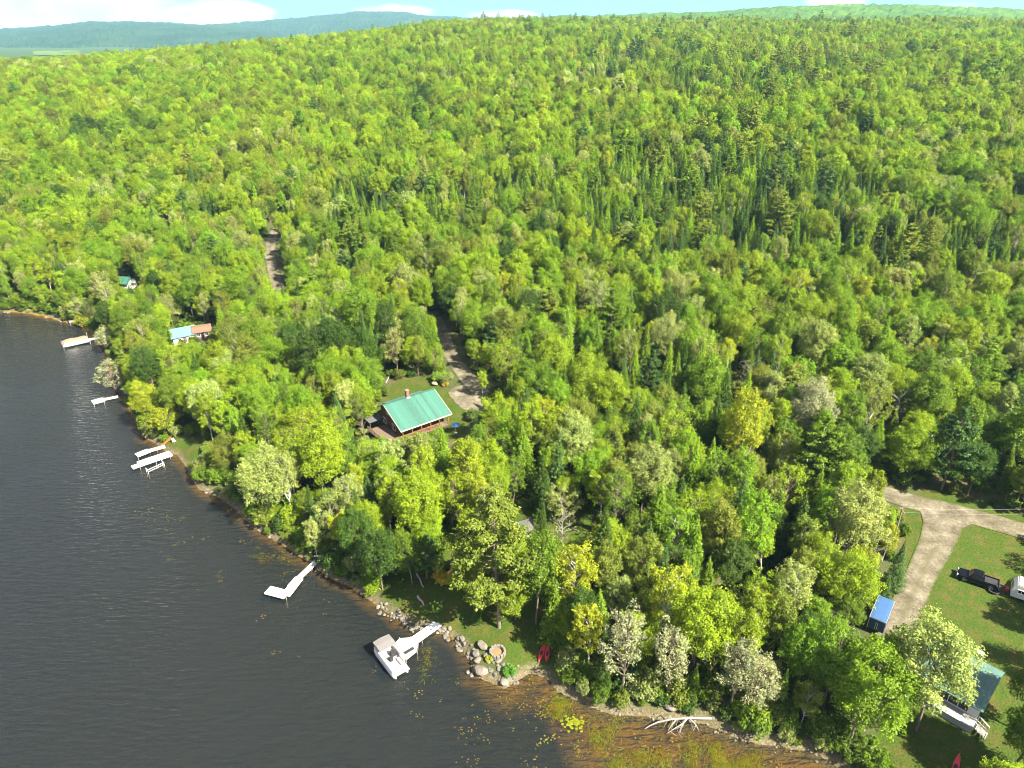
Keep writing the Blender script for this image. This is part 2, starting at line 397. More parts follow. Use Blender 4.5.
# ------------------------------------------------------------------ lake
def water_material():
    m, nt, N, L = mat('lake_water')
    g = N.new('ShaderNodeBsdfGlossy'); g.inputs['Roughness'].default_value = .06
    t = N.new('ShaderNodeBsdfTransparent'); t.inputs['Color'].default_value = (.92, .80, .44, 1)
    d = N.new('ShaderNodeBsdfDiffuse'); d.inputs['Color'].default_value = (.026, .037, .044, 1)
    n1 = noise_node(nt, 1.0, 3, .55, 'Object', (.34, 1.15, 1)); n2 = noise_node(nt, 1.0, 3, .6, 'Object', (1.0, 2.6, 1)); n3 = noise_node(nt, .06, 2, .5)
    tc = N.new('ShaderNodeTexCoord'); mp = N.new('ShaderNodeMapping'); mp.inputs['Rotation'].default_value = (0, 0, R(24)); mp.inputs['Scale'].default_value = (.5, 1.7, 1)
    L.new(tc.outputs['Object'], mp.inputs['Vector']); n4 = N.new('ShaderNodeTexNoise'); n4.inputs['Scale'].default_value = .8; n4.inputs['Detail'].default_value = 3; L.new(mp.outputs[0], n4.inputs['Vector'])
    h = math_node(nt, 'ADD', math_node(nt, 'ADD', n1.outputs['Fac'], math_node(nt, 'MULTIPLY', n4.outputs['Fac'], .8)), math_node(nt, 'MULTIPLY', n2.outputs['Fac'], .35))
    bp = N.new('ShaderNodeBump'); bp.inputs['Distance'].default_value = .33
    L.new(math_node(nt, 'ADD', math_node(nt, 'MULTIPLY', n3.outputs['Fac'], .9), .35), bp.inputs['Strength'])
    L.new(h, bp.inputs['Height']); L.new(bp.outputs[0], g.inputs['Normal'])
    fr = N.new('ShaderNodeFresnel'); fr.inputs['IOR'].default_value = 1.33; L.new(bp.outputs[0], fr.inputs['Normal'])
    m1 = N.new('ShaderNodeMixShader'); m1.inputs[0].default_value = .24
    L.new(t.outputs[0], m1.inputs[1]); L.new(d.outputs[0], m1.inputs[2])
    m2 = N.new('ShaderNodeMixShader'); L.new(fr.outputs[0], m2.inputs[0]); L.new(m1.outputs[0], m2.inputs[1]); L.new(g.outputs[0], m2.inputs[2])
    out(nt, m2.outputs[0]); return m
lake = MB().add([(-1500, -300, 0), (75, -300, 0), (75, 345, 0), (-1500, 345, 0)], [(0, 1, 2, 3)]).build('lake_water', water_material()); struct(lake)

# ------------------------------------------------------------------ roads
def gravel_material():
    m, nt, N, L = mat('gravel_dirt')
    n1 = noise_node(nt, .35, 5, .65); n2 = noise_node(nt, 2.2, 5, .7); n3 = noise_node(nt, 9, 3, .6)
    f = math_node(nt, 'ADD', math_node(nt, 'MULTIPLY', n1.outputs['Fac'], .5), math_node(nt, 'ADD', math_node(nt, 'MULTIPLY', n2.outputs['Fac'], .35), math_node(nt, 'MULTIPLY', n3.outputs['Fac'], .15)))
    r = ramp(nt, f, [(.38, (.05, .043, .03)), (.48, (.092, .08, .056)), (.56, (.135, .12, .088)), (.66, (.22, .2, .155))])
    ed = N.new('ShaderNodeAttribute'); ed.attribute_name = 'edge'
    ef = math_node(nt, 'ADD', ed.outputs['Fac'], math_node(nt, 'MULTIPLY', math_node(nt, 'SUBTRACT', n2.outputs['Fac'], .5), .9))
    c = mixc(nt, ramp(nt, ef, [(.86, (0, 0, 0)), (1.0, (1, 1, 1))]).outputs[0], r.outputs[0], (.04, .06, .008))
    rut = math_node(nt, 'SUBTRACT', 1.0, math_node(nt, 'MULTIPLY', ed.outputs['Fac'], 3.2), True)
    rut = math_node(nt, 'MULTIPLY', rut, ramp(nt, n2.outputs['Fac'], [(.42, (0, 0, 0)), (.62, (1, 1, 1))]).outputs[0])
    c = mixc(nt, rut, c, (.06, .06, .025))
    b = N.new('ShaderNodeBsdfPrincipled'); b.inputs['Roughness'].default_value = .95; b.inputs['Specular IOR Level'].default_value = .1
    L.new(c, b.inputs['Base Color'])
    bp = N.new('ShaderNodeBump'); bp.inputs['Strength'].default_value = .6; bp.inputs['Distance'].default_value = .06
    L.new(n3.outputs['Fac'], bp.inputs['Height']); L.new(bp.outputs[0], b.inputs['Normal'])
    out(nt, b.outputs[0]); return m
M['gravel'] = gravel_material()
def spline(pts, st):
    pts = [np.array(p, float) for p in pts]; res = []
    q = [2 * pts[0] - pts[1]] + pts + [2 * pts[-1] - pts[-2]]
    for i in range(1, len(q) - 2):
        n = max(2, int(np.linalg.norm(q[i + 1] - q[i]) / st))
        for k in range(n):
            t = k / n
            res.append(.5 * ((2 * q[i]) + (q[i + 1] - q[i - 1]) * t + (2 * q[i - 1] - 5 * q[i] + 4 * q[i + 1] - q[i + 2]) * t * t + (3 * q[i] - q[i - 1] - 3 * q[i + 1] + q[i + 2]) * t ** 3))
    res.append(pts[-1]); return np.array(res)
ROADS = []
def road(name, pts, w, lift=.07):
    c = spline(pts, .9); t = np.gradient(c, axis=0); t /= np.linalg.norm(t, axis=1)[:, None]
    nrm = np.stack([-t[:, 1], t[:, 0]], 1); k = 9
    ww = np.interp(np.arange(len(c)), np.linspace(0, len(c) - 1, len(w)), w) if hasattr(w, '__len__') else np.full(len(c), w)
    off = np.linspace(-1, 1, k)
    V = c[:, None, :] + nrm[:, None, :] * (off[None, :, None] * ww[:, None, None] / 2)
    V = V.reshape(-1, 2); z = height(V[:, 0], V[:, 1]) + lift
    e = np.tile(np.abs(off), len(c))
    i = (np.arange(len(c) - 1)[:, None] * k + np.arange(k - 1)[None, :]).ravel()
    me = np_mesh(name, np.column_stack([V, z]), np.stack([i, i + 1, i + k + 1, i + k], 1), [M['gravel']], vattrs={'edge': e}, smooth=True)
    o = bpy.data.objects.new(name, me); C.objects.link(o); struct(o); ROADS.append((c, float(np.max(ww)))); return o
def patch(name, poly, lift=.06, mname='gravel'):
    poly = np.array(poly); cen = poly.mean(0)
    d = np.concatenate([poly, poly[:1]]); L_ = np.concatenate([[0], np.cumsum(np.linalg.norm(np.diff(d, axis=0), axis=1))])
    s = np.linspace(0, L_[-1], 72, endpoint=False); ring = np.stack([np.interp(s, L_, d[:, 0]), np.interp(s, L_, d[:, 1])], 1)
    rr = np.linspace(0.02, 1, 14); wob = 1 + .12 * (fbm(ring[:, 0] / 1.5, ring[:, 1] / 1.5, 3) - .5) * 2
    V = (cen + (ring - cen)[None] * rr[:, None, None] * wob[None, :, None]).reshape(-1, 2); z = height(V[:, 0], V[:, 1]) + lift
    i, j = np.meshgrid(np.arange(13), np.arange(72), indexing='ij'); a = (i * 72 + j).ravel(); b = (i * 72 + (j + 1) % 72).ravel()
    me = np_mesh(name, np.column_stack([V, z]), np.stack([a, b, b + 72, a + 72], 1), [M[mname]], vattrs={'edge': np.repeat(rr * 0 + .5, 72)}, smooth=True)
    o = bpy.data.objects.new(name, me); C.objects.link(o); struct(o); return o
g2 = lambda px: [G(a, b)[:2] for a, b in px]
road('dirt_driveway', g2([(482, 396), (470, 382), (458, 366), (449, 350), (444, 336), (436, 318)]), [4.6, 3.8, 3.5, 3.4, 3.4])
patch('gravel_parking', g2([(448, 393), (458, 386), (474, 386), (488, 393), (488, 408), (476, 414), (460, 408)]))
road('dirt_road', g2([(284, 300), (277, 284), (272, 266), (270, 250), (275, 232), (282, 222)]), 3.8)
road('camp_road', g2([(880, 492), (912, 503), (945, 511), (985, 522), (1024, 533), (1080, 548)]), 4.6)
road('gravel_drive', g2([(945, 512), (938, 540), (924, 570), (910, 600), (896, 632), (888, 650)]), [6.5, 5.0, 4.2, 4.2, 4.4])
patch('gravel_turnout', g2([(916, 506), (932, 503), (960, 513), (975, 524), (958, 532), (946, 546), (930, 550), (924, 538), (924, 522)]), .085)

# ------------------------------------------------------------------ far hills
def forest_far_material(name, a, b, c):
    m, nt, N, L = mat(name)
    n1 = noise_node(nt, .004, 6, .7); n2 = noise_node(nt, .05, 4, .7)
    f = math_node(nt, 'ADD', math_node(nt, 'MULTIPLY', n1.outputs['Fac'], .6), math_node(nt, 'MULTIPLY', n2.outputs['Fac'], .4))
    r = ramp(nt, f, [(.35, a), (.52, b), (.68, c)])
    d = N.new('ShaderNodeBsdfDiffuse'); L.new(r.outputs[0], d.inputs['Color'])
    out(nt, d.outputs[0]); return m
M['far_forest'] = forest_far_material('far_forest_cover', (.010, .026, .010), (.02, .042, .014), (.038, .068, .018))
M['near_ridge'] = forest_far_material('near_ridge_forest', (.028, .06, .008), (.045, .09, .010), (.07, .12, .014))
M['meadow'] = forest_far_material('meadow_grass', (.06, .10, .02), (.08, .12, .025), (.1, .13, .04))
def hill(name, prof, D, depth, base, rough, seed, mname='far_forest'):
    px = np.array([p[0] for p in prof], float); py = np.array([p[1] for p in prof], float)
    n = 340; xs = np.linspace(px[0], px[-1], n); ys = np.interp(xs, px, py)
    ts = np.concatenate([np.linspace(0, 1, 30), 1 + np.linspace(.12, 1.2, 8)])
    V = []
    for t in ts:
        dist = D + (t - 1) * depth
        X = (xs - 512) / F * dist / CP; Y = np.full(n, dist)
        crest = CZ + (36 - ys) / F * D
        k = math.sin(min(t, 2) * math.pi / 2); k = k ** .9 if t <= 1 else max(0, k)
        Z = base + (crest - base) * k + (fbm(X / 160, Y / 160, seed) - .5) * rough * (.3 if abs(t - 1) < .02 else 1) + (vnoise(X / 14, Y / 14, seed + 3) - .5) * 11
        V.append(np.stack([X, Y, Z], 1))
    V = np.concatenate(V); k = len(ts)
    i = (np.arange(k - 1)[:, None] * n + np.arange(n - 1)[None, :]).ravel()
    me = np_mesh(name, V, np.stack([i, i + 1, i + n + 1, i + n], 1), [M[mname]])
    o = bpy.data.objects.new(name, me); C.objects.link(o); struct(o); return o
hill('hills', [(-140, 37), (0, 34), (60, 32.5), (100, 31), (150, 28), (175, 25), (200, 24.5), (225, 26), (290, 28), (340, 34), (420, 44)], 6200, 2300, 15, 30, 21)
hill('hills', [(180, 40), (240, 30), (290, 26), (350, 21), (390, 17.5), (425, 17.5), (445, 20.5), (520, 24), (620, 30)], 7600, 2500, 15, 36, 31)
hill('hills', [(380, 34), (440, 27), (520, 23), (600, 20), (660, 17.5), (700, 16), (730, 14), (780, 12.5), (830, 13), (880, 15), (940, 16), (1000, 15.5), (1060, 13), (1180, 12)], 2900, 1000, 60, 16, 41, 'near_ridge')
hill('hills', [(880, 26), (950, 18), (1000, 12), (1040, 10), (1140, 9)], 6400, 1500, 60, 22, 51)
def meadow(name, px, D0, D1):
    # a pale cleared field on the valley floor
    V = []; n = 40
    for D in np.linspace(D0, D1, 10):
        X = (np.linspace(px[0], px[1], n) - 512) / F * D / CP
        Y = np.full(n, D); V.append(np.stack([X, Y, height(X, Y) + 1.2 + 1.5 * fbm(X / 30, Y / 30, 4)], 1))
    V = np.concatenate(V); i = (np.arange(9)[:, None] * n + np.arange(n - 1)[None, :]).ravel()
    me = np_mesh(name, V, np.stack([i, i + 1, i + n + 1, i + n], 1), [M['meadow']]); o = bpy.data.objects.new(name, me); C.objects.link(o); struct(o)
meadow('meadow', (-60, 78), 1900, 3700)
meadow('meadow', (122, 160), 2400, 3100)

# ------------------------------------------------------------------ light, sky, air, camera
SUN_AZ = math.atan2(.80, -.60); SUN_EL = R(45)
sun = bpy.data.lights.new('sun', 'SUN'); sun.energy = 5.0; sun.angle = R(.53); sun.color = (1, .92, .74)
so = bpy.data.objects.new('sun', sun); C.objects.link(so)
sv = Vector((math.sin(SUN_AZ) * math.cos(SUN_EL), math.cos(SUN_AZ) * math.cos(SUN_EL), math.sin(SUN_EL)))
so.rotation_euler = sv.to_track_quat('Z', 'Y').to_euler()
w = bpy.data.worlds.new('World'); bpy.context.scene.world = w; w.use_nodes = True
nt = w.node_tree; N = nt.nodes; L = nt.links; N.clear()
sky = N.new('ShaderNodeTexSky'); sky.sky_type = 'NISHITA'; sky.sun_disc = False
sky.sun_elevation = SUN_EL; sky.sun_rotation = SUN_AZ; sky.altitude = 200; sky.air_density = 1.0; sky.dust_density = .2; sky.ozone_density = 2.5
tc = N.new('ShaderNodeTexCoord'); sp = N.new('ShaderNodeSeparateXYZ'); L.new(tc.outputs['Generated'], sp.inputs[0])
az = math_node(nt, 'ARCTAN2', sp.outputs[0], sp.outputs[1]); el = math_node(nt, 'ARCSINE', sp.outputs[2])
cv = N.new('ShaderNodeCombineXYZ'); L.new(az, cv.inputs[0]); L.new(math_node(nt, 'MULTIPLY', el, 2.2), cv.inputs[1])
cn = N.new('ShaderNodeTexNoise'); cn.inputs['Scale'].default_value = 14; cn.inputs['Detail'].default_value = 6; cn.inputs['Roughness'].default_value = .6; L.new(cv.outputs[0], cn.inputs['Vector'])
mask = None
for (px, py, wx, wy, amp) in [(40, -6, 150, 36, 1.0), (120, 8, 60, 18, .9), (218, 14, 56, 13, 1.15), (150, -10, 90, 14, .8), (392, 11, 46, 7, .85), (505, 15, 40, 6, .8), (835, 1, 34, 7, .8), (980, 4, 60, 5, .35), (8, 27, 40, 5, .5)]:
    d = ray(px, py); d = d / np.linalg.norm(d); a0 = math.atan2(d[0], d[1]); e0 = math.asin(d[2])
    qx = math_node(nt, 'POWER', math_node(nt, 'DIVIDE', math_node(nt, 'SUBTRACT', az, a0), wx / F), 2)
    qy = math_node(nt, 'POWER', math_node(nt, 'DIVIDE', math_node(nt, 'SUBTRACT', el, e0), wy / F), 2)
    b = math_node(nt, 'MULTIPLY', math_node(nt, 'SUBTRACT', 1.0, math_node(nt, 'ADD', qx, qy), True), amp)
    mask = b if mask is None else math_node(nt, 'MAXIMUM', mask, b)
cm = math_node(nt, 'ADD', mask, math_node(nt, 'MULTIPLY', math_node(nt, 'SUBTRACT', cn.outputs['Fac'], .5), 1.5))
cm = math_node(nt, 'MULTIPLY', cm, math_node(nt, 'GREATER_THAN', mask, .001))
# unseen cloud cover added above the frame for neutral fill and greyer water reflections
ov = N.new('ShaderNodeTexNoise'); ov.inputs['Scale'].default_value = 2.6; ov.inputs['Detail'].default_value = 7; ov.inputs['Roughness'].default_value = .62; L.new(tc.outputs['Generated'], ov.inputs['Vector'])
ovm = math_node(nt, 'MULTIPLY', ramp(nt, ov.outputs['Fac'], [(.38, (0, 0, 0)), (.56, (1, 1, 1))]).outputs[0], ramp(nt, el, [(.10, (0, 0, 0)), (.26, (1, 1, 1))]).outputs[0])
cm = math_node(nt, 'MAXIMUM', cm, ovm)
cr = ramp(nt, cm, [(.25, (0, 0, 0)), (.6, (.95, .95, .95))])
ccol = ramp(nt, cn.outputs['Fac'], [(.35, (2.9, 2.8, 3.1)), (.55, (4.3, 4.2, 4.25))])
for e in ccol.color_ramp.elements: pass
skyc = mixc(nt, 1.0, sky.outputs[0], (.16, .215, .58), 'MULTIPLY')
mx = mixc(nt, cr.outputs[0], skyc, ccol.outputs[0])
bg = N.new('ShaderNodeBackground'); bg.inputs['Strength'].default_value = .065; L.new(mx, bg.inputs['Color'])
wo = N.new('ShaderNodeOutputWorld'); L.new(bg.outputs[0], wo.inputs['Surface'])

HAZE = 6e-5
m, nt, N, L = mat('haze_air')
pv = N.new('ShaderNodeVolumePrincipled'); pv.inputs['Density'].default_value = HAZE; pv.inputs['Color'].default_value = (.36, .70, 1.0, 1); pv.inputs['Anisotropy'].default_value = .1
o_ = N.new('ShaderNodeOutputMaterial'); L.new(pv.outputs[0], o_.inputs['Volume'])
if HAZE > 0:
    hb = MB().box((0, 5300, 280), (25000, 16000, 580)).build('haze', m); tag(hb, None, None, None, 'stuff')

cam = bpy.data.cameras.new('camera'); cam.sensor_width = 36; cam.lens = F / 1024 * 36; cam.clip_start = .5; cam.clip_end = 40000
co = bpy.data.objects.new('camera', cam); C.objects.link(co); co.location = (0, 0, CZ); co.rotation_euler = (math.pi / 2 - PITCH, 0, 0)
sc = bpy.context.scene; sc.camera = co
sc.view_settings.view_transform = 'Standard'; sc.view_settings.look = 'None'; sc.view_settings.exposure = 2.42; sc.view_settings.gamma = 1
sc.cycles.filter_width = 1.05; sc.cycles.max_bounces = 6; sc.cycles.diffuse_bounces = 4; sc.cycles.glossy_bounces = 2; sc.cycles.transmission_bounces = 3; sc.cycles.transparent_max_bounces = 6; sc.cycles.volume_bounces = 0

# ------------------------------------------------------------------ tree shapes
def unit(v): return v / np.maximum(np.linalg.norm(v, axis=-1, keepdims=True), 1e-9)
def np_tube(pts, rad, n=5):
    pts = np.asarray(pts, float); rad = np.asarray(rad, float); k = len(pts)
    t = unit(np.gradient(pts, axis=0)); up = np.where(np.abs(t[:, 2:3]) > .9, [[1., 0, 0]], [[0, 0, 1.]])
    a = unit(np.cross(t, up)); b = np.cross(t, a)
    w = np.arange(n) * 2 * math.pi / n
    V = pts[:, None] + (a[:, None] * np.cos(w)[None, :, None] + b[:, None] * np.sin(w)[None, :, None]) * rad[:, None, None]
    i, j = np.meshgrid(np.arange(k - 1), np.arange(n), indexing='ij')
    A = (i * n + j).ravel(); B = (i * n + (j + 1) % n).ravel()
    return V.reshape(-1, 3), np.stack([A, B, B + n, A + n], 1)
class Wood:
    def __init__(s): s.V = []; s.F = []; s.n = 0
    def tube(s, p, r, n=5):
        V, Fq = np_tube(p, r, n); s.V.append(V); s.F.append(Fq + s.n); s.n += len(V)
    def limb(s, rng, a, b, r0, r1, sag=.12, k=5):
        a = np.array(a, float); b = np.array(b, float); t = np.linspace(0, 1, k)[:, None]; L_ = np.linalg.norm(b - a)
        p = a + (b - a) * t; p[:, 2] += (np.sin(t[:, 0] * math.pi) * sag * L_)
        p[1:-1] += rng.normal(0, .035 * L_, (k - 2, 3)); s.tube(p, r0 + (r1 - r0) * t[:, 0]); return p
    def arrays(s): return np.concatenate(s.V), np.concatenate(s.F)
def sprigs(rng, pos, nrm, size, aspect=.62, along=None):
    """leaf sprigs: folded kites at POS facing NRM"""
    n = len(pos); nrm = unit(nrm)
    t = rng.normal(size=(n, 3)) if along is None else along + rng.normal(0, .35, (n, 3))
    t = unit(t - nrm * (t * nrm).sum(1, keepdims=True)); b = np.cross(nrm, t)
    s = (size * rng.uniform(.65, 1.35, n))[:, None]
    fold = nrm * s * .16
    V = np.stack([pos + t * s * .55, pos + b * s * aspect * .5 - fold, pos - t * s * .5, pos - b * s * aspect * .5 - fold], 1)
    return V.reshape(-1, 3), np.arange(n * 4).reshape(n, 4)
class Leaves:
    def __init__(s): s.V = []; s.age = []
    def add(s, V, age): s.V.append(V); s.age.append(age)
    def arrays(s):
        V = np.concatenate(s.V); return V, np.arange(len(V)).reshape(-1, 4), np.clip(np.concatenate(s.age), 0, 1)
def lump(rng, lv, c, r3, axis, n, size, tone0, hollow=.35, low=-.3, updir=.45):
    d = unit(rng.normal(size=(int(n * 1.7), 3))); d = d[(d[:, 2] + .35 * (d @ axis)) > low][:n]
    m = len(d); rad = rng.uniform(hollow, 1.0, m) ** .5 * (1 + .18 * rng.normal(size=m))
    a = unit(np.cross(axis, [0.13, .2, 1.0])); b = np.cross(axis, a)
    loc = d * rad[:, None]
    pos = c + (loc @ axis)[:, None] * axis * r3[0] + (loc @ a)[:, None] * a * r3[1] + (loc @ b)[:, None] * b * r3[2]
    nrm = d * .7 + np.array([0, 0, updir]) + rng.normal(0, .42, (m, 3))
    V, _ = sprigs(rng, pos, nrm, size); lv.add(V, tone0 + rng.normal(0, .17, m))
def broadleaf(seed, H, Rr, base, nl, n_per, size, limb=.13, lumpr=(.26, .44), squash=.8, trunk_r=.19, low=-.3, droop=0.0, spread=.62, hollow=.35):
    rng = np.random.default_rng(seed); wd = Wood(); lv = Leaves()
    top = H * .9; lean = rng.normal(0, .025 * H, 2)
    tz = np.linspace(0, top, 8); tp = np.stack([lean[0] * (tz / top) ** 2 + np.sin(tz * .5 + seed) * .08, lean[1] * (tz / top) ** 2 + np.cos(tz * .43) * .08, tz], 1)
    wd.tube(tp, trunk_r * (1 - .82 * tz / top), 7)
    zc = H * (1 + base) / 2; a = H * (1 - base) / 2
    phi0 = rng.uniform(0, 6.28); lob = rng.uniform(.72, 1.15, 7)
    for i in range(nl):
        u = (i + .5) / nl; zz = 1 - 1.72 * u + rng.normal(0, .05); ph = phi0 + i * 2.39996 + rng.normal(0, .2)
        rr = math.sqrt(max(0, 1 - min(1, abs(zz)) ** 2.1)); f = rng.uniform(spread, .86) * lob[int(ph / .9) % 7]
        dirv = np.array([math.cos(ph) * rr, math.sin(ph) * rr, zz])
        c = np.array([lean[0], lean[1], zc]) + dirv * np.array([Rr * f, Rr * f, a * (.86 * (f + 1) / 2)])
        if zz > .75: c[:2] += rng.normal(0, .12 * Rr, 2)
        lr = Rr * rng.uniform(*lumpr)
        ax = unit(c - np.array([lean[0] * .4, lean[1] * .4, H * base * .9 + .25 * (c[2] - H * base)])); ax = unit(ax + np.array([0, 0, .25 - droop]))
        hb = float(np.clip(c[2] - np.hypot(c[0], c[1]) * .9 - .4, H * base * .75, top * .92))
        k = int(np.clip(hb / top * 7, 0, 6)); tpos = tp[k] + (tp[min(k + 1, 7)] - tp[k]) * (hb / top * 7 - k)
        wd.limb(rng, tpos, c + ax * lr * .5, limb * rng.uniform(.5, .8) * (1 - .5 * hb / H), .02, .1)
        n = int(n_per * (lr / (.35 * Rr)) ** 2)
        lump(rng, lv, c, (lr * 1.3, lr, lr * squash), ax, n, size, .5 + rng.normal(0, .13), hollow, low)
        # a few side tufts break the outline
        for _ in range(3):
            e = unit(ax + rng.normal(0, .7, 3)); cc = c + e * lr * 1.05
            lump(rng, lv, cc, (lr * .5, lr * .36, lr * .3), e, int(n * .13), size, .55 + rng.normal(0, .15), .2, low)
    return wd.arrays(), lv.arrays()
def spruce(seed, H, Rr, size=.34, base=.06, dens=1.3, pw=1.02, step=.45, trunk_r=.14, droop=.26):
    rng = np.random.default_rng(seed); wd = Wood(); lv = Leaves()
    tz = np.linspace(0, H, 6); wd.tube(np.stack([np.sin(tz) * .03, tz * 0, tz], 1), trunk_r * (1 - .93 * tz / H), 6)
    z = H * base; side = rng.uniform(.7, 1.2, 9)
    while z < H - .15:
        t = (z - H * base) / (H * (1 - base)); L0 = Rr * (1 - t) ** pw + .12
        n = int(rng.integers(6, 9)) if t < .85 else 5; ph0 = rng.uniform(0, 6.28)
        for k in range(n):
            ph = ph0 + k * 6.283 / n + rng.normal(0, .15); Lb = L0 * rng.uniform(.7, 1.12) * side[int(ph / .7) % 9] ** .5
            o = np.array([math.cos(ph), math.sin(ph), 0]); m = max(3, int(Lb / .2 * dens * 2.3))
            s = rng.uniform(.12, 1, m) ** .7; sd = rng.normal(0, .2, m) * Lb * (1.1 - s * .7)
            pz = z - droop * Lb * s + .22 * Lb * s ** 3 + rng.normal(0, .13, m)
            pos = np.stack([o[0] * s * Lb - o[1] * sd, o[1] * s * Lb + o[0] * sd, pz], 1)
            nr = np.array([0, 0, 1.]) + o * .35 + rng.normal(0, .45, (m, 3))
            V, _ = sprigs(rng, pos, nr, size, .5, np.tile(o, (m, 1))); lv.add(V, .2 + .55 * s + rng.normal(0, .16, m))  # sprig tone rises from trunk to branch tip, plus random spread
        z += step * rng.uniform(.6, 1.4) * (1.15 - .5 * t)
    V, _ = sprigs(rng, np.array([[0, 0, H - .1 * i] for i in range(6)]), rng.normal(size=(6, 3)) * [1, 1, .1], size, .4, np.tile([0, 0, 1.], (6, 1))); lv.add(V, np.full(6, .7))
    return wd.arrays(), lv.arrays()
def pine(seed, H, Rr, size=.38, tiers=17, n_per=190, base=.26):
    rng = np.random.default_rng(seed); wd = Wood(); lv = Leaves()
    tz = np.linspace(0, H * .97, 7); tp = np.stack([np.sin(tz * .3 + seed) * .12, np.cos(tz * .27) * .1, tz], 1); wd.tube(tp, .24 * (1 - .9 * tz / H), 7)
    for i in range(tiers):
        t = (i + rng.uniform(-.6, .6)) / (tiers - 1); t = min(max(t, 0), 1); z = H * (base + (1 - base) * t * .97)
        L0 = Rr * (1 - t ** 1.7) * (.62 + .38 * min(1, t * 4 + .3)) + .35
        n = int(rng.integers(3, 5)); ph0 = rng.uniform(0, 6.28)
        for k in range(n):
            ph = ph0 + k * 6.283 / n + rng.normal(0, .25); Lb = L0 * rng.uniform(.55, 1.15)
            o = np.array([math.cos(ph), math.sin(ph), .22]); st = np.array([0, 0, z - .12 * Lb]); en = st + o * Lb
            wd.limb(rng, st, en, .05, .015, -.05, 4)
            for f in (.55, .82, 1.0):
                c = st + o * Lb * f + np.array([0, 0, .12 * Lb * f]) + rng.normal(0, .12, 3); lr = (.36 + .2 * Lb) * rng.uniform(.75, 1.1)
                lump(rng, lv, c, (lr * 1.25, lr * .9, lr * .42), unit(o + [0, 0, .1]), int(n_per * .33 * (lr / .8) ** 1.4), size, .5 + rng.normal(0, .13), .1, -.4, .6)
    return wd.arrays(), lv.arrays()
def bare(seed, H, Rr, leaf_n=60):
    rng = np.random.default_rng(seed); wd = Wood(); lv = Leaves()
    tz = np.linspace(0, H * .95, 7); tp = np.stack([np.sin(tz * .35 + seed) * .25, np.cos(tz * .3) * .2, tz], 1); wd.tube(tp, .17 * (1 - .85 * tz / H), 6)
    for i in range(16):
        hb = H * rng.uniform(.3, .88); k = int(hb / (H * .95) * 6); a = tp[k]; ph = i * 2.4; Lb = Rr * rng.uniform(.5, 1.1)
        a = np.array([a[0], a[1], hb]); b = a + np.array([math.cos(ph) * Lb, math.sin(ph) * Lb, Lb * rng.uniform(.3, 1.0)])
        p = wd.limb(rng, a, b, .07, .025, .04)
        for j in range(5):
            q = p[rng.integers(1, 5)]; e = q + unit(rng.normal(size=3) + [0, 0, .6] + (b - a) * .3) * Lb * rng.uniform(.25, .55); wd.limb(rng, q, e, .03, .012, .02, 4)
            if leaf_n: lump(rng, lv, e, (.4, .35, .25), np.array([0, 0, 1.]), leaf_n // 10, .3, .5, .1)
    if not lv.V: lump(rng, lv, np.array([0, 0, H * .8]), (.4, .4, .3), np.array([0, 0, 1.]), 8, .25, .4)
    return wd.arrays(), lv.arrays()

SHAPES = {}   # kind -> list of (trunk mesh, crown mesh, height, radius, (wood arrays, leaf arrays))
def shape(kind, arrays, H, Rr, bark):
    (wv, wf), (lv, lf, age) = arrays
    i = len(SHAPES.get(kind, []))
    tm = np_mesh(kind + '_trunk', wv, wf, [M[bark]], smooth=True)
    cm_ = np_mesh(kind + '_crown', lv, lf, [M['leaf']], fattr={'leaf_age': age})
    SHAPES.setdefault(kind, []).append((tm, cm_, H, Rr, arrays, bark))
for i in range(6):
    Hh, Rr = [(15, 4.2), (16, 3.7), (14, 4.6), (17, 4.0), (13, 3.5), (15, 4.0)][i]
    shape('maple', broadleaf(100 + i, Hh, Rr, [.2, .24, .18, .25, .2, .22][i], 34, 300, .275), Hh, Rr, 'bark')
for i in range(4):
    Hh, Rr = [(15, 2.9), (16, 3.3), (14, 2.6), (13, 3.0)][i]
    shape('birch', broadleaf(200 + i, Hh, Rr, .22, 34, 190, .26, lumpr=(.2, .36), squash=.85, trunk_r=.14, droop=.35, low=-.6, spread=.45, hollow=.2), Hh, Rr, 'birch_bark')
for i in range(4):
    Hh, Rr = [(17, 3.0), (16, 2.6), (18, 3.3), (15, 2.8)][i]
    shape('poplar', broadleaf(300 + i, Hh, Rr, .2, 36, 215, .265, lumpr=(.24, .4), trunk_r=.17, spread=.5, limb=.1), Hh, Rr, 'birch_bark' if i % 2 else 'bark')
for i in range(2):      # ragged crowns with the limbs showing
    shape('poplar', broadleaf(350 + i, 16 - i, 3.3, .14, 52, 95, .27, lumpr=(.15, .27), squash=.7, trunk_r=.17, droop=.1, low=-.6, spread=.42, hollow=.1), 16 - i, 3.3, 'bark')
    shape('maple', broadleaf(360 + i, 14 + i, 4.1, .16, 54, 130, .28, lumpr=(.15, .29), squash=.75, low=-.45, spread=.5, hollow=.2), 14 + i, 4.1, 'bark')
for i in range(3):
    Hh, Rr = [(8, 4.2), (9, 4.0), (7.5, 3.6)][i]
    shape('willow', broadleaf(400 + i, Hh, Rr, .1, 34, 200, .27, lumpr=(.18, .3), squash=.55, trunk_r=.2, spread=.7, hollow=.15), Hh, Rr, 'bark')
for i in range(4):
    Hh, Rr = [(14, 3.0), (15, 3.1), (12, 2.7), (15, 2.5)][i]
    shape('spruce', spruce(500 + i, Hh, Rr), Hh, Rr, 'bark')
for i in range(3):
    Hh, Rr = [(18, 4.2), (20, 4.6), (16, 3.6)][i]
    shape('pine', pine(600 + i, Hh, Rr), Hh, Rr, 'bark')
for i in range(2):
    shape('bare', bare(700 + i, 12 + i, 2.8, 60 * i), 12 + i, 2.8, 'dead_wood')
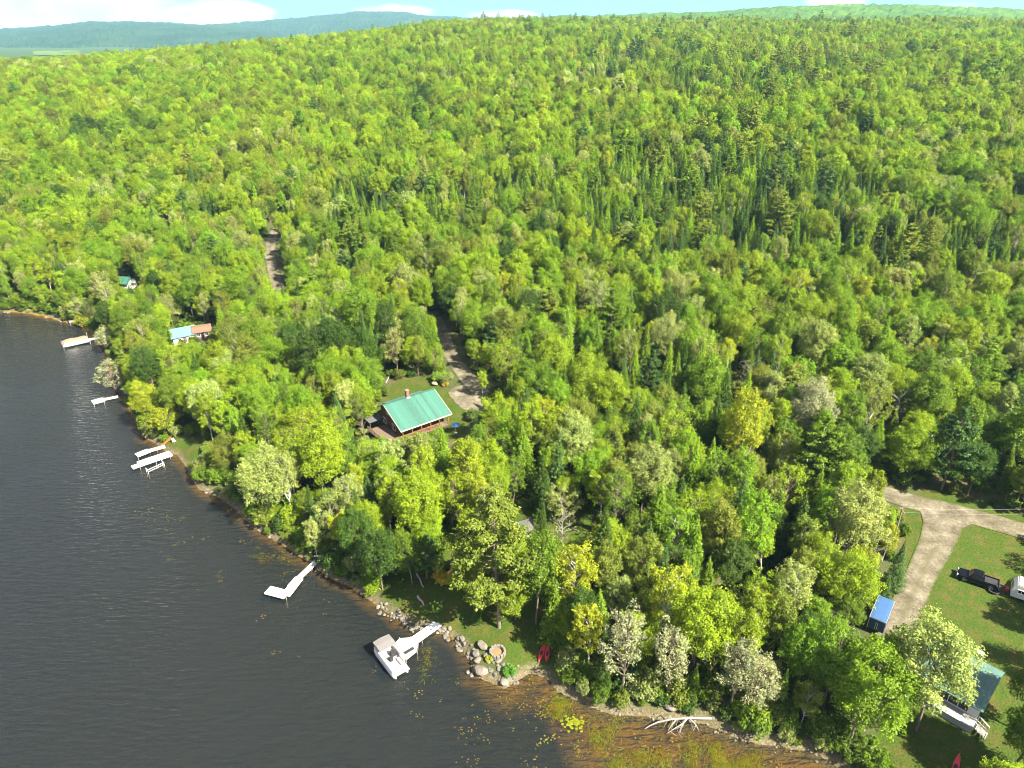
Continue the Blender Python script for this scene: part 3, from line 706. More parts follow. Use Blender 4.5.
for i in range(4):
    Hh, Rr = [(2.0, 1.5), (2.6, 1.7), (1.6, 1.3), (3.4, 1.6)][i]
    shape('shrub', broadleaf(800 + i, Hh, Rr, .02, 16, 60, .3, lumpr=(.3, .5), trunk_r=.05, limb=.03), Hh, Rr, 'bark')
def coarse(arrays, keep, grow):
    """the same tree with fewer, larger sprigs, for the distance"""
    (wv, wf), (lv, lf, age) = arrays; n = len(lf); q = np.random.default_rng(3).random(n) < keep
    V = lv.reshape(n, 4, 3)[q]; c = V.mean(1, keepdims=True); V = c + (V - c) * grow
    k = len(V); wk = wf[wf.max(1) < 36]; return (wv[:36], wk), (V.reshape(-1, 3), np.arange(4 * k).reshape(k, 4), age[q])

# ------------------------------------------------------------------ buildings
def solid(x, y, r): SOLID_PRE.append((x, y, r))
SOLID_PRE = []
def slab(poly_lo, th):
    """a roof plane from 4 corner points, thickened downward"""
    a = [Vector(p) for p in poly_lo]; n = (a[1] - a[0]).cross(a[3] - a[0]).normalized()
    if n.z < 0: n = -n
    return [tuple(p) for p in a] + [tuple(p - n * th) for p in a]
SLAB_F = [(0, 1, 2, 3), (7, 6, 5, 4), (0, 4, 5, 1), (1, 5, 6, 2), (2, 6, 7, 3), (3, 7, 4, 0)]
def window(parent, x, y, z, w, h, face, glass='dark_glass', frame='white_paint'):
    """face: outward unit axis in the house frame, e.g. (0,-1)"""
    fx, fy = face; rz = math.atan2(fx, -fy)
    o = MB()
    for dx, dz, sx, sz in ((0, h / 2, w + .16, .09), (0, -h / 2, w + .2, .1), (-w / 2, 0, .09, h), (w / 2, 0, .09, h), (0, 0, .05, h)):
        o.box((dx, -.05, dz), (sx, .1, sz))
    f = o.build('window', frame, parent); f.location = (x, y, z); f.rotation_euler = (0, 0, rz)
    MB().box((0, -.015, 0), (w - .06, .03, h - .06)).build('pane', glass, f); return f
def rail(parent, pts, h=1.0, mat_='brown_wood', gap=.16, name='railing'):
    o = MB()
    for (a, b) in zip(pts[:-1], pts[1:]):
        a = Vector(a); b = Vector(b); n = max(1, int((b - a).length / 1.6))
        for k in range(n + 1):
            p = a + (b - a) * k / n; o.box((p.x, p.y, p.z + h / 2), (.1, .1, h))
        up = Vector((0, 0, 1)); o.bar(a + up * h, b + up * h, .12, .06); o.bar(a + up * .12, b + up * .12, .06, .06)
        m_ = int((b - a).length / gap)
        for k in range(1, m_):
            p = a + (b - a) * k / m_; o.box((p.x, p.y, p.z + h * .55), (.04, .04, h * .86))
    return o.build(name, mat_, parent)

# --- log cabin with the teal roof
zg = G(413, 425)[2]
A = P(381.2, 405.7, zg + 6.2); B = P(436.1, 388, zg + 6.2); Cc = P(453, 413.2, zg + 3); Dd = P(403.3, 431.8, zg + 3)
ax = (B - A)[:2]; ang = math.atan2(ax[1], ax[0]); mid = (A + B)[:2] / 2
cab = thing('log_cabin', 'log cabin with bright teal metal roof, brick chimney and brown side deck', 'cabin', (mid[0], mid[1], zg - .1), ang)
hl = 6.15; ridge = 6.3; ef = -6.7; eb = 3.1
o = MB(); wl = 5.5
o.add([(-wl, -4.3, 0), (wl, -4.3, 0), (wl, 2.7, 0), (-wl, 2.7, 0), (-wl, -4.3, 4.05), (wl, -4.3, 4.05), (wl, 2.7, 4.7), (-wl, 2.7, 4.7), (-wl, 0, ridge - .22), (wl, 0, ridge - .22)],
      [(0, 3, 2, 1), (0, 1, 5, 4), (2, 3, 7, 6), (0, 4, 8, 7, 3), (1, 2, 6, 9, 5), (4, 5, 9, 8), (8, 9, 6, 7)])
o.build('wall', 'log', cab)
rf = MB().add(slab([(-hl, 0, ridge), (hl, 0, ridge), (hl, ef, 3.05), (-hl, ef, 3.05)], .16), SLAB_F).add(slab([(hl, .01, ridge), (-hl, .01, ridge), (-hl, eb, 4.75), (hl, eb, 4.75)], .16), SLAB_F)
rf = rf.build('roof', 'teal_roof', cab)
MB().box((0, 0, ridge + .03), (2 * hl + .05, .34, .06)).build('ridge_cap', 'teal_roof', rf)
fa = MB()
for s in (-1, 1):
    fa.bar((s * (hl + .03), 0, ridge - .12), (s * (hl + .03), ef, 2.93), .05, .26)
fa.bar((-hl, ef - .03, 2.95), (hl, ef - .03, 2.95), .05, .24); fa.build('fascia', 'cream', rf)
ch = MB().box((-.35, .25, ridge + .35), (.62, .62, 2.2)).build('chimney', 'brick', cab)
MB().box((-.35, .25, ridge + 1.5), (.8, .8, .14)).build('chimney_cap', 'stone_light', ch)
MB().box((-.35, -.18, ridge - .1), (.86, .3, .3)).build('flashing', 'white_paint', ch)
lt = MB().add(slab([(-3.4, eb + .02, 4.45), (hl - .1, eb + .02, 4.45), (hl - .1, 5.9, 3.5), (-3.4, 5.9, 3.5)], .14), SLAB_F).build('rear_roof', 'teal_roof_old', cab)
MB().box((1.3, 4.2, 1.7), (9.0, 2.9, 3.3)).build('rear_wall', 'log', cab)
pf = MB().box((0, -5.4, .55), (11.6, 2.1, .14))
for k in range(7): pf.box((-5.4 + 1.8 * k, -6.2, .25), (.14, .14, .5))
pf.build('porch_floor', 'brown_wood', cab)
for k in range(6): MB().box((-5.5 + 2.2 * k, -6.25, 1.75), (.17, .17, 2.4)).build('porch_post', 'log_trim', cab)
rail(cab, [(-5.5, -6.25, .62), (2.6, -6.25, .62)], .9, 'log_trim', .2, 'porch_railing')
for x in (-3.9, -1.4, 3.6): window(cab, x, -4.3, 2.0, 1.3, 1.2, (0, -1))
dr = MB().box((1.2, -4.33, 1.65), (1.0, .09, 2.05)).build('door', 'log_trim', cab); MB().box((1.55, -4.4, 1.6), (.06, .08, .16)).build('handle', 'chrome', dr)
for y, z, w_, h_ in ((-2.6, 2.0, 1.2, 1.3), (1.2, 2.0, 1.2, 1.3), (-.4, 4.5, 1.2, .9)): window(cab, -wl, y, z, w_, h_, (-1, 0))
dk = MB().box((-7.6, -2.6, .85), (3.9, 8.2, .12))
for x in (-9.3, -6.0):
    for y in (-6.4, -2.6, 1.2): dk.box((x, y, .35), (.16, .16, .9))
dk.build('deck', 'brown_wood', cab); rail(cab, [(-9.5, 1.4, .92), (-9.5, -6.6, .92), (-7.2, -6.6, .92)], .95, 'brown_wood', .2, 'deck_railing')
st = MB()
for k in range(4): st.box((-6.4, -6.9 - .28 * k, .75 - .2 * k), (1.5, .3, .08))
st.build('deck_steps', 'grey_wood', cab)
MB().add(slab([(-8.9, 4.3, 2.5), (-5.6, 4.3, 2.6), (-5.6, 1.6, 2.35), (-8.9, 1.6, 2.25)], .1), SLAB_F).build('lean_to_roof', 'grey_shingle', cab)
for x in (-8.7, -5.8):
    for y in (1.8, 4.1): MB().box((x, y, 1.15), (.12, .12, 2.3)).build('post', 'brown_wood', cab)
solid(mid[0] + 1.5, mid[1] - 1.5, 9.0); solid(*(G(385, 425)[:2]), 4)

# --- white camp at the lower right
zg = G(975, 735)[2]
q = [P(x, y, zg + 3.6) for x, y in ((972, 655), (1005, 672))]; e = [P(990, 716, zg + 2.9), P(960, 700, zg + 2.9)]
rx = (q[1] - q[0])[:2]; ang = math.atan2(rx[1], rx[0]); rear_r = q[1]; front_r = e[0]
u_ = np.array([math.cos(ang), math.sin(ang)]); n_ = np.array([-u_[1], u_[0]])
depth_ = float(np.dot(rear_r[:2] - front_r[:2], n_)); Lh = 8.4
org = rear_r[:2] - u_ * (Lh / 2) - n_ * (depth_ * .62)
cmp_ = thing('lake_camp', 'white camp under the shade trees with faded teal roof and stone chimney', 'cabin', (org[0], org[1], zg - .1), ang)
w2, yf, yb = Lh / 2, -depth_ * .38, depth_ * .62; yr = yb - 2.0
o = MB(); x_, f_, b_ = w2 - .4, yf + .5, yb - .4
o.add([(-x_, f_, 0), (x_, f_, 0), (x_, b_, 0), (-x_, b_, 0), (-x_, f_, 2.75), (x_, f_, 2.75), (x_, b_, 3.4), (-x_, b_, 3.4), (-x_, yr, 4.15), (x_, yr, 4.15)],
      [(0, 3, 2, 1), (0, 1, 5, 4), (2, 3, 7, 6), (0, 4, 8, 7, 3), (1, 2, 6, 9, 5), (4, 5, 9, 8), (8, 9, 6, 7)]); o.build('wall', 'white_siding', cmp_)
MB().add(slab([(-w2, yr, 4.4), (w2, yr, 4.4), (w2, yf, 2.95), (-w2, yf, 2.95)], .14), SLAB_F).add(slab([(w2, yr + .01, 4.4), (-w2, yr + .01, 4.4), (-w2, yb, 3.6), (w2, yb, 3.6)], .14), SLAB_F).build('roof', 'teal_roof_old', cmp_)
scn = MB().box((-.2, f_ - .04, 1.95), (2 * x_ - 1.8, .08, 1.15)).build('window', 'dark_interior', cmp_)
for k in range(6): MB().box((-x_ + .7 + k * (2 * x_ - 1.8) / 5, f_ - .1, 1.95), (.08, .06, 1.2)).build('mullion', 'white_paint', scn)
dk = MB().box((.8, f_ - .95, .98), (2 * x_ - 1.3, 1.8, .14)).box((.8, f_ - 1.82, .5), (2 * x_ - 1.3, .06, .9)); dk.build('deck', 'white_deck', cmp_)
sch = MB().box((1.0, yb + .05, 2.3), (1.0, .75, 4.6), taper=.86).build('chimney', 'stone_light', cmp_); MB().box((1.0, yb + .05, 4.66), (.98, .76, .12)).build('chimney_cap', 'concrete', sch)
st = MB()
for k in range(4): st.box((x_ + .5 + .32 * k, f_ - .95, .8 - .21 * k), (.32, 1.3, .07))
st.build('steps', 'grey_wood', cmp_)
rail(cmp_, [(x_ + .2, f_ - .3, 1.0), (x_ + 1.5, f_ - .3, .3)], .9, 'white_paint', .3, 'stair_railing'); rail(cmp_, [(x_ + .2, f_ - 1.65, 1.0), (x_ + 1.5, f_ - 1.65, .3)], .9, 'white_paint', .3, 'stair_railing')
solid(org[0], org[1], 6.0); solid(org[0] + u_[0] * 4, org[1] + u_[1] * 4, 4.0); solid(org[0] - n_[0] * 4, org[1] - n_[1] * 4, 3.5)

def small_house(name, label, cat, px, py, rz, L_, W_, wall_h, roof_h, wall_m, roof_m, dz=0.0, win=True, z_extra=0.0):
    g = G(px, py); h = thing(name, label, cat, (g[0], g[1], g[2] - .1 + dz), rz)
    a, b = L_ / 2, W_ / 2
    MB().add([(-a, -b, 0), (a, -b, 0), (a, b, 0), (-a, b, 0), (-a, -b, wall_h), (a, -b, wall_h), (a, b, wall_h), (-a, b, wall_h), (-a, 0, wall_h + roof_h - .12), (a, 0, wall_h + roof_h - .12)],
             [(0, 3, 2, 1), (0, 1, 5, 4), (2, 3, 7, 6), (0, 4, 8, 7, 3), (1, 2, 6, 9, 5), (4, 5, 9, 8), (8, 9, 6, 7)]).build('wall', wall_m, h)
    k = roof_h / b; ov = .45
    MB().add(slab([(-a - ov, 0, wall_h + roof_h), (a + ov, 0, wall_h + roof_h), (a + ov, -b - ov, wall_h - k * ov), (-a - ov, -b - ov, wall_h - k * ov)], .12), SLAB_F).add(slab([(a + ov, .01, wall_h + roof_h), (-a - ov, .01, wall_h + roof_h), (-a - ov, b + ov, wall_h - k * ov), (a + ov, b + ov, wall_h - k * ov)], .12), SLAB_F).build('roof', roof_m, h)
    if win:
        window(h, -a * .45, -b, wall_h * .55, .9, .9, (0, -1)); window(h, a * .5, -b, wall_h * .55, .9, .9, (0, -1)); window(h, -a, 0, wall_h * .55, .9, .9, (-1, 0))
        MB().box((0, -b - .02, 1.0), (.9, .08, 2.0)).build('door', 'brown_wood', h)
    solid(g[0], g[1], max(L_, W_) * .62); return h, g
h, g = small_house('boathouse', 'small white boathouse with light blue roof half hidden by shore trees', 'boathouse', 184, 341, R(35), 6.0, 5.0, 2.6, 1.5, 'white_siding', 'blue_roof')
MB().box((0, -4.3, .45), (6.4, 3.4, .14)).build('deck', 'white_deck', h)
for x in (-3.0, 0, 3.0):
    for y in (-5.8, -3.0): MB().box((x, y, .15), (.14, .14, .6)).build('deck_post', 'grey_wood', h)
small_house('brown_shed', 'brown shingle roofed shed next to the light blue roofed boathouse', 'shed', 203, 336, R(24), 4.4, 4.0, 2.3, 1.2, 'brown_wood', 'brown_shingle')
small_house('cottage', 'white cottage with a green metal roof deep among the shore trees', 'cottage', 126, 288, R(-14), 5.6, 4.4, 2.6, 1.5, 'white_siding', 'teal_roof')
small_house('grey_cottage', 'pale grey cottage behind the trees of the far shore', 'cottage', 112, 314, R(20), 3.4, 3.0, 2.3, 1.1, 'white_siding', 'grey_shingle')
h, g = small_house('garden_shed', 'grey roofed garden shed on the shaded lawn beside the tall pine', 'shed', 521, 536, R(28), 3.0, 2.5, 2.0, 1.0, 'brown_wood', 'grey_shingle')
h, g = small_house('camp_cottage', 'low grey cottage almost covered by the crown of the tall pine', 'cottage', 470, 574, R(30), 5.0, 4.0, 2.2, 1.2, 'grey_wood', 'grey_shingle')

# ------------------------------------------------------------------ vehicles
def wheel(parent, x, y, r=.39, w=.26):
    M4 = Matrix.Translation((x, y, r)) @ Matrix.Rotation(math.pi / 2, 4, 'X')
    o = MB().lathe([(r * .6, -w / 2), (r * .93, -w / 2), (r, -w / 3), (r, w / 3), (r * .93, w / 2), (r * .6, w / 2)], 20, M4).build('wheel', 'rubber', parent, True)
    MB().lathe([(r * .2, -w / 2 - .01), (r * .6, -w / 2 + .015), (r * .6, w / 2 - .015), (r * .2, w / 2 + .01)], 14, M4).build('rim', 'chrome', o); return o
pa, pb = G(958, 577), G(995, 589); d = (pa - pb)[:2]; ang = math.atan2(d[1], d[0]); m_ = (pa + pb) / 2
tr = thing('pickup_truck', 'black crew cab pickup truck parked on the grass', 'pickup', (m_[0], m_[1], hz(m_[0], m_[1])), ang)
prof = [(-2.7, .45), (-2.72, 1.02), (-.75, 1.05), (-.7, 1.08), (1.05, 1.08), (2.45, 1.0), (2.68, .88), (2.72, .45)]
rings = []
for y, ins in ((-.95, .06), (-1.0, 0), (-1.0, 0), (1.0, 0), (1.0, 0), (.95, .06)):
    rings.append([(x * (1 - ins * .2), y, max(.45, z - ins)) for x, z in prof])
o = MB(); o.loft([[(x, -.97, z) for x, z in prof], [(x, -1.0, z - .04) for x, z in prof], [(x, 1.0, z - .04) for x, z in prof], [(x, .97, z) for x, z in prof]])
body = o.build('body', 'black_paint', tr, False, .04)
o = MB(); cabp = [(-.72, 1.06), (-.62, 1.78), (-.4, 1.86), (.55, 1.86), (.75, 1.8), (1.28, 1.07)]
o.loft([[(x, s * (.95 if z < 1.2 else .78), z) for x, z in cabp] for s in (-1, 1)]); o.build('cab', 'black_paint', tr, False, .05)
for s in (-1, 1):
    for x0, x1, xt0, xt1 in ((-.6, .12, -.52, .1), (.18, 1.02, .16, .66)):
        MB().add([(x0, s * .957, 1.14), (x1, s * .957, 1.14), (xt1, s * .812, 1.74), (xt0, s * .812, 1.74), (x0, s * .93, 1.14), (x1, s * .93, 1.14), (xt1, s * .785, 1.74), (xt0, s * .785, 1.74)], SLAB_F).build('side_window', 'dark_glass', tr)
    MB().box((1.0, s * 1.1, 1.2), (.14, .22, .2)).build('mirror', 'black_paint', tr)
    MB().box((2.68, s * .74, .82), (.12, .4, .2)).build('headlight', 'white_paint', tr); MB().box((-2.71, s * .88, .85), (.06, .16, .4)).build('taillight', 'red', tr)
MB().add([(1.29, -.82, 1.12), (1.29, .82, 1.12), (.80, .7, 1.77), (.80, -.7, 1.77), (1.24, -.82, 1.1), (1.24, .82, 1.1), (.76, .7, 1.75), (.76, -.7, 1.75)], SLAB_F).build('windshield', 'dark_glass', tr)
MB().box((-1.72, 0, 1.055), (1.78, 1.55, .02)).build('bed', 'hull_dark', tr)
o = MB().box((-1.72, -.9, 1.12), (1.95, .1, .14)).box((-1.72, .9, 1.12), (1.95, .1, .14)).box((-2.66, 0, 1.12), (.1, 1.9, .14)); o.build('bed_rail', 'black_paint', tr)
MB().box((2.74, 0, .6), (.12, 1.85, .26)).build('bumper', 'chrome', tr); MB().box((-2.76, 0, .58), (.12, 1.8, .2)).build('bumper', 'chrome', tr)
for x in (-1.72, 1.75):
    for y in (-.88, .88): wheel(tr, x, y)
solid(m_[0], m_[1], 5)
# travel trailer hitched behind it
dv = np.array([math.cos(ang), math.sin(ang)]); c_ = m_[:2] - dv * 7.3
tt = thing('travel_trailer', 'beige and white travel trailer parked behind the black pickup truck', 'trailer', (c_[0], c_[1], hz(*c_)), ang)
tp_ = [(-3.2, .5), (-3.2, 2.75), (2.6, 2.75), (3.0, 2.3), (3.15, 1.3), (3.0, .5)]
MB().loft([[(x, s * 1.22, z) for x, z in tp_] for s in (-1, 1)]).build('body', 'white_siding', tt, False, .06)
MB().box((-.35, 0, 2.79), (5.6, 2.38, .07)).build('roof', 'beige', tt); MB().box((2.2, 0, 2.84), (.5, 2.4, .06)).build('roof_edge', 'cream', tt)
for x in (-1.9, .2, 1.9): window(tt, x, 1.22, 1.75, .9, .6, (0, 1)); window(tt, x, -1.22, 1.75, .9, .6, (0, -1))
MB().add([(3.02, -.8, 2.2), (3.02, .8, 2.2), (3.14, .8, 1.5), (3.14, -.8, 1.5), (2.98, -.8, 2.18), (2.98, .8, 2.18), (3.1, .8, 1.48), (3.1, -.8, 1.48)], SLAB_F).build('front_window', 'dark_glass', tt)
MB().bar((3.0, -.7, .5), (4.6, 0, .5), .1).bar((3.0, .7, .5), (4.6, 0, .5), .1).build('hitch', 'hull_dark', tt); MB().box((3.5, 0, .75), (.4, .5, .45)).build('propane_box', 'red', tt)
MB().add(slab([(-2.0, -1.24, 2.55), (1.4, -1.24, 2.55), (1.4, -2.9, 2.25), (-2.0, -2.9, 2.25)], .04), SLAB_F).bar((-1.95, -2.85, 0), (-1.95, -2.85, 2.25), .05).bar((1.35, -2.85, 0), (1.35, -2.85, 2.25), .05).build('awning', 'white_paint', tt)
for x in (-.55, .3):
    for y in (-1.12, 1.12): wheel(tt, x, y, .34, .22)
solid(c_[0], c_[1], 5)
# blue box trailer
zt = G(880, 625)[2]; q = [P(879, 596, zt + 2.5), P(896, 601.5, zt + 2.5), P(884, 622, zt + 2.5), P(870, 617.5, zt + 2.5)]
dx = (q[0] - q[3])[:2]; ang = math.atan2(dx[1], dx[0]); c_ = sum(q)[:2] / 4
bt = thing('box_trailer', 'blue enclosed box trailer beside the gravel drive', 'trailer', (c_[0], c_[1], hz(*c_)), ang)
MB().box((0, 0, 1.5), (5.3, 2.15, 2.0)).build('body', 'blue_paint', bt, False, .05)
rf = MB()
rf.loft([[(x, -1.1, 2.5), (x, -.6, 2.56), (x, .6, 2.56), (x, 1.1, 2.5), (x, 1.1, 2.46), (x, -1.1, 2.46)] for x in (-2.68, 2.68)]); rf.build('roof', 'blue_tarp', bt)
tm_ = MB()
for s in (-1, 1): tm_.box((0, s * 1.09, 2.47), (5.4, .05, .09)); tm_.box((s * 2.67, 0, 2.47), (.05, 2.2, .09)); tm_.box((s * 2.66, 1.07, 1.5), (.06, .06, 2.0)); tm_.box((s * 2.66, -1.07, 1.5), (.06, .06, 2.0))
tm_.build('trim', 'alu', bt)
for s in (-1, 1):
    d_ = MB().box((-2.67, s * .53, 1.48), (.05, 1.0, 1.8)).build('door', 'blue_shaded', bt); MB().box((-2.71, s * .12, 1.4), (.05, .05, 1.2)).build('latch_bar', 'alu', d_)
MB().bar((2.6, -.6, .55), (3.8, 0, .5), .1).bar((2.6, .6, .55), (3.8, 0, .5), .1).build('hitch', 'hull_dark', bt)
for x in (-.45, .45):
    for y in (-1.0, 1.0): wheel(bt, x, y, .33, .2)
solid(c_[0], c_[1], 3.4)

# ------------------------------------------------------------------ docks
def posts(root, pts, top, bot=-1.6, r=.06):
    for x, y in pts: MB().tube([(x, y, bot), (x, y, top)], r, 8).build('post', 'alu', root)
def dock_run(root, name, a, b, w, z, mname, th=.16):
    a = Vector((*a, z)); b = Vector((*b, z)); d = (b - a); rz = math.atan2(d.y, d.x)
    o = MB().box((0, 0, 0), (d.length, w, th)); ob = o.build(name, mname, root)
    ob.location = (a + b) / 2; ob.rotation_euler = (0, 0, rz); return ob
M['deck_across'] = striped('white_deck_across', (.72, .71, .68), (.5, .48, .45), .16, 0, .6, .12, .07)
M['grey_across'] = striped('grey_deck_across', (.46, .44, .41), (.25, .23, .21), .16, 0, .75, .2, .07)
W = lambda px, py, z=.55: tuple(float(k) for k in P(px, py, z)[:2])
d1 = thing('dock', 'white dock with ramp and wide angular platform beside the pontoon boat', 'dock', (0, 0, 0))
dock_run(d1, 'ramp', W(441, 620, .9), W(414, 641), 1.45, .62, 'deck_across')
hexp = [W(392, 646), (W(399.5, 638.5)), W(411, 637.5), W(418, 643), W(417, 651), W(406, 660)]
hx = MB().prism(hexp, .44, .6); hx.build('platform', 'white_deck', d1)
posts(d1, hexp + [W(428, 631), W(422, 640)], .75)
MB().box((*W(409, 651), .64), (1.6, .5, .05), R(40)).build('mat', 'hull_dark', d1)
d2 = thing('dock', 'narrow white L-shaped dock reaching out from the wooded shore', 'dock', (0, 0, 0))
dock_run(d2, 'gangway', W(316, 560, .9), W(297, 580), .95, .6, 'grey_across'); dock_run(d2, 'long_section', W(299, 578.5), W(285.5, 596), 1.5, .63, 'deck_across'); dock_run(d2, 'end_section', W(267.5, 590.5), W(287, 595.5), 1.75, .66, 'deck_across')
MB().box((*W(293, 583), .7), (2.2, .5, .4), R(70)).build('bench', 'white_paint', d2)
posts(d2, [W(268, 591), W(286, 597), W(299, 577), W(306, 571)], .85)
d3 = thing('dock', 'wide pale wooden dock with a side boat lift frame', 'dock', (0, 0, 0))
dk3 = dock_run(d3, 'deck', W(138.5, 464.5), W(171, 453.5), 2.3, .6, 'deck_across'); dock_run(d3, 'end_step', W(132, 467.5), W(139, 465), 1.5, .5, 'grey_across')
o = MB(); la, lb = W(148, 471.5), W(164, 464); lc, ld = W(146, 469.5), W(162, 462)
for p in (la, lb, lc, ld): o.tube([(*p, -1.2), (*p, .95)], .05, 6)
o.bar((*la, .9), (*lb, .9), .1); o.bar((*la, .45), (*lb, .45), .09); o.bar((*la, .9), (*lc, .9), .09); o.bar((*lb, .9), (*ld, .9), .09); o.build('lift_frame', 'white_paint', d3)
posts(d3, [W(139, 462), W(140, 467), W(155, 457), W(156, 462), W(170, 456)], .8)
d4 = thing('dock', 'shorter pale dock lying alongside the wide dock with the boat lift', 'dock', (0, 0, 0))
dock_run(d4, 'deck', W(136.5, 455.5), W(149, 450.5), 1.7, .56, 'deck_across'); dock_run(d4, 'gangway', W(149, 450.8), W(165, 446.5), 1.2, .55, 'grey_across')
posts(d4, [W(137, 454), W(138, 457.5), W(149, 450), W(157, 449)], .8)
d5 = thing('dock', 'small square white swim dock under the silvery willow', 'dock', (0, 0, 0))
dock_run(d5, 'platform', W(92.5, 402.5), W(103.5, 399.5), 2.3, .55, 'deck_across'); dock_run(d5, 'gangway', W(103.5, 399.5), W(118, 396.5), 1.1, .52, 'grey_across')
posts(d5, [W(93, 401), W(94, 405), W(104, 397.5), W(104, 402)], .75)
d6 = thing('dock', 'short weathered dock at the head of the far cove', 'dock', (0, 0, 0))
dock_run(d6, 'deck', W(69, 321.5), W(84, 318.5), 1.6, .5, 'grey_across'); posts(d6, [W(69, 320.5), W(70, 323), W(77, 321)], .7)
d7 = thing('dock', 'grey gangway linking the covered boat to the shore', 'dock', (0, 0, 0))
dock_run(d7, 'deck', W(88, 340), W(104, 335.5, 1.0), 1.4, .6, 'grey_across'); posts(d7, [W(90, 341), W(97, 339)], .8)

# ------------------------------------------------------------------ boats
q = [P(x, y, .8) for x, y in ((374, 652), (395, 678), (408, 666), (389, 640))]
dx = ((q[1] - q[0]) + (q[2] - q[3]))[:2]; ang = math.atan2(dx[1], dx[0]); c_ = sum(q)[:2] / 4
pb_ = thing('pontoon_boat', 'white pontoon boat with grey canopy tied to the angular white dock', 'boat', (c_[0], c_[1], 0), ang)
for s in (-1, 1):
    M4 = Matrix.Translation((0, s * .92, .12)) @ Matrix.Rotation(math.pi / 2, 4, 'Y')
    MB().lathe([(.05, -2.8), (.33, -2.7), (.34, 2.2), (.24, 2.7), (.05, 3.0)], 14, M4).build('pontoon', 'alu', pb_, True)
MB().box((0, 0, .55), (5.9, 2.55, .12)).build('deck', 'concrete', pb_)
for nm, (x, y, sx, sy) in {'side_panel': (-.2, -1.23, 5.2, .06), 'side_panel ': (-.55, 1.23, 4.5, .06), 'front_panel': (2.55, -.3, .06, 1.8), 'rear_panel': (-2.8, 0, .06, 2.4)}.items():
    p_ = MB().box((x, y, .97), (sx, sy, .72)).build(nm.strip(), 'white_paint', pb_)
    MB().box((x, y, 1.36), (sx + .04, sy + .03, .05)).build('rail', 'alu', p_)
for x, y, sx, sy in ((1.7, -.85, 1.6, .6), (1.2, .85, 1.4, .6), (-2.3, 0, .6, 2.1), (.35, -.9, .7, .55)):
    s_ = MB().box((x, y, .83), (sx, sy, .42)).build('seat', 'white_paint', pb_, False, .06)
    MB().box((x - (.24 if sx < sy else 0), y + (math.copysign(.24, y) if sx >= sy else 0), 1.15), (sx if sx >= sy else .16, sy if sx < sy else .16, .42)).build('cushion', 'cream', s_, False, .05)
cs = MB().box((-.55, .55, .98), (.6, .8, .75), taper=.8).build('console', 'hull_dark', pb_); MB().lathe([(.2, 0), (.22, .03), (.2, .05)], 14, Matrix.Translation((-.9, .55, 1.3)) @ Matrix.Rotation(R(60), 4, 'Y')).build('steering_wheel', 'rubber', cs)
MB().box((.1, -.1, .9), (.5, .5, .6)).build('table', 'hull_dark', pb_)
cn = MB(); 
cn.loft([[(x, -1.3, 2.35 + .1 * (1 - abs(x + 1.75) / 1.2)), (x, 0, 2.5 + .1 * (1 - abs(x + 1.75) / 1.2)), (x, 1.3, 2.35 + .1 * (1 - abs(x + 1.75) / 1.2)), (x, 1.3, 2.28), (x, 0, 2.42), (x, -1.3, 2.28)] for x in (-2.9, -2.3, -1.75, -1.2, -.6)])
cno = cn.build('canopy', 'grey_cloth', pb_)
fr = MB()
for s in (-1, 1): fr.tube([(-1.7, s * 1.22, 1.3), (-2.8, s * 1.26, 2.3)], .025, 6); fr.tube([(-1.7, s * 1.22, 1.3), (-.7, s * 1.26, 2.3)], .025, 6)
fr.build('canopy_frame', 'alu', cno)
mt = MB().box((-3.05, 0, .75), (.35, .4, .7), taper=.8).build('outboard_motor', 'hull_dark', pb_)
q = [P(x, y, 1.2) for x, y in ((61, 344), (89, 338))]; dx = (q[0] - q[1])[:2]; ang = math.atan2(dx[1], dx[0]); c_ = (q[0] + q[1])[:2] / 2
cb = thing('covered_boat', 'pontoon boat under a tan cover raised on a lift in the far cove', 'boat', (c_[0], c_[1], 0), ang)
for s in (-1, 1):
    M4 = Matrix.Translation((0, s * .9, .55)) @ Matrix.Rotation(math.pi / 2, 4, 'Y'); MB().lathe([(.05, -3.2), (.33, -3.1), (.34, 2.6), (.24, 3.1), (.05, 3.4)], 12, M4).build('pontoon', 'alu', cb, True)
MB().box((0, 0, 1.0), (6.6, 2.5, .14)).build('deck', 'white_paint', cb); [MB().box((-.2, k * 1.22, 1.3), (6.2, .06, .5)).build('side_panel', 'alu', cb) for k in (-1, 1)]
MB().loft([[(x, -1.2, 1.6), (x, -.7, 1.6 + h_), (x, .7, 1.62 + h_), (x, 1.2, 1.6), (x, 0, 1.4)] for x, h_ in ((-3.2, .1), (-2.4, .42), (-.6, .3), (1.0, .5), (2.4, .35), (3.1, .1))]).build('cover', 'tan_cloth', cb)
lf = MB()
for x in (-3.4, 3.3):
    for y in (-1.5, 1.5): lf.tube([(x, y, -1.5), (x, y, 2.6 if x * y > 0 else 1.6)], .06, 6)
    lf.bar((x, -1.5, .35), (x, 1.5, .35), .1)
lf.build('lift_frame', 'alu', cb)
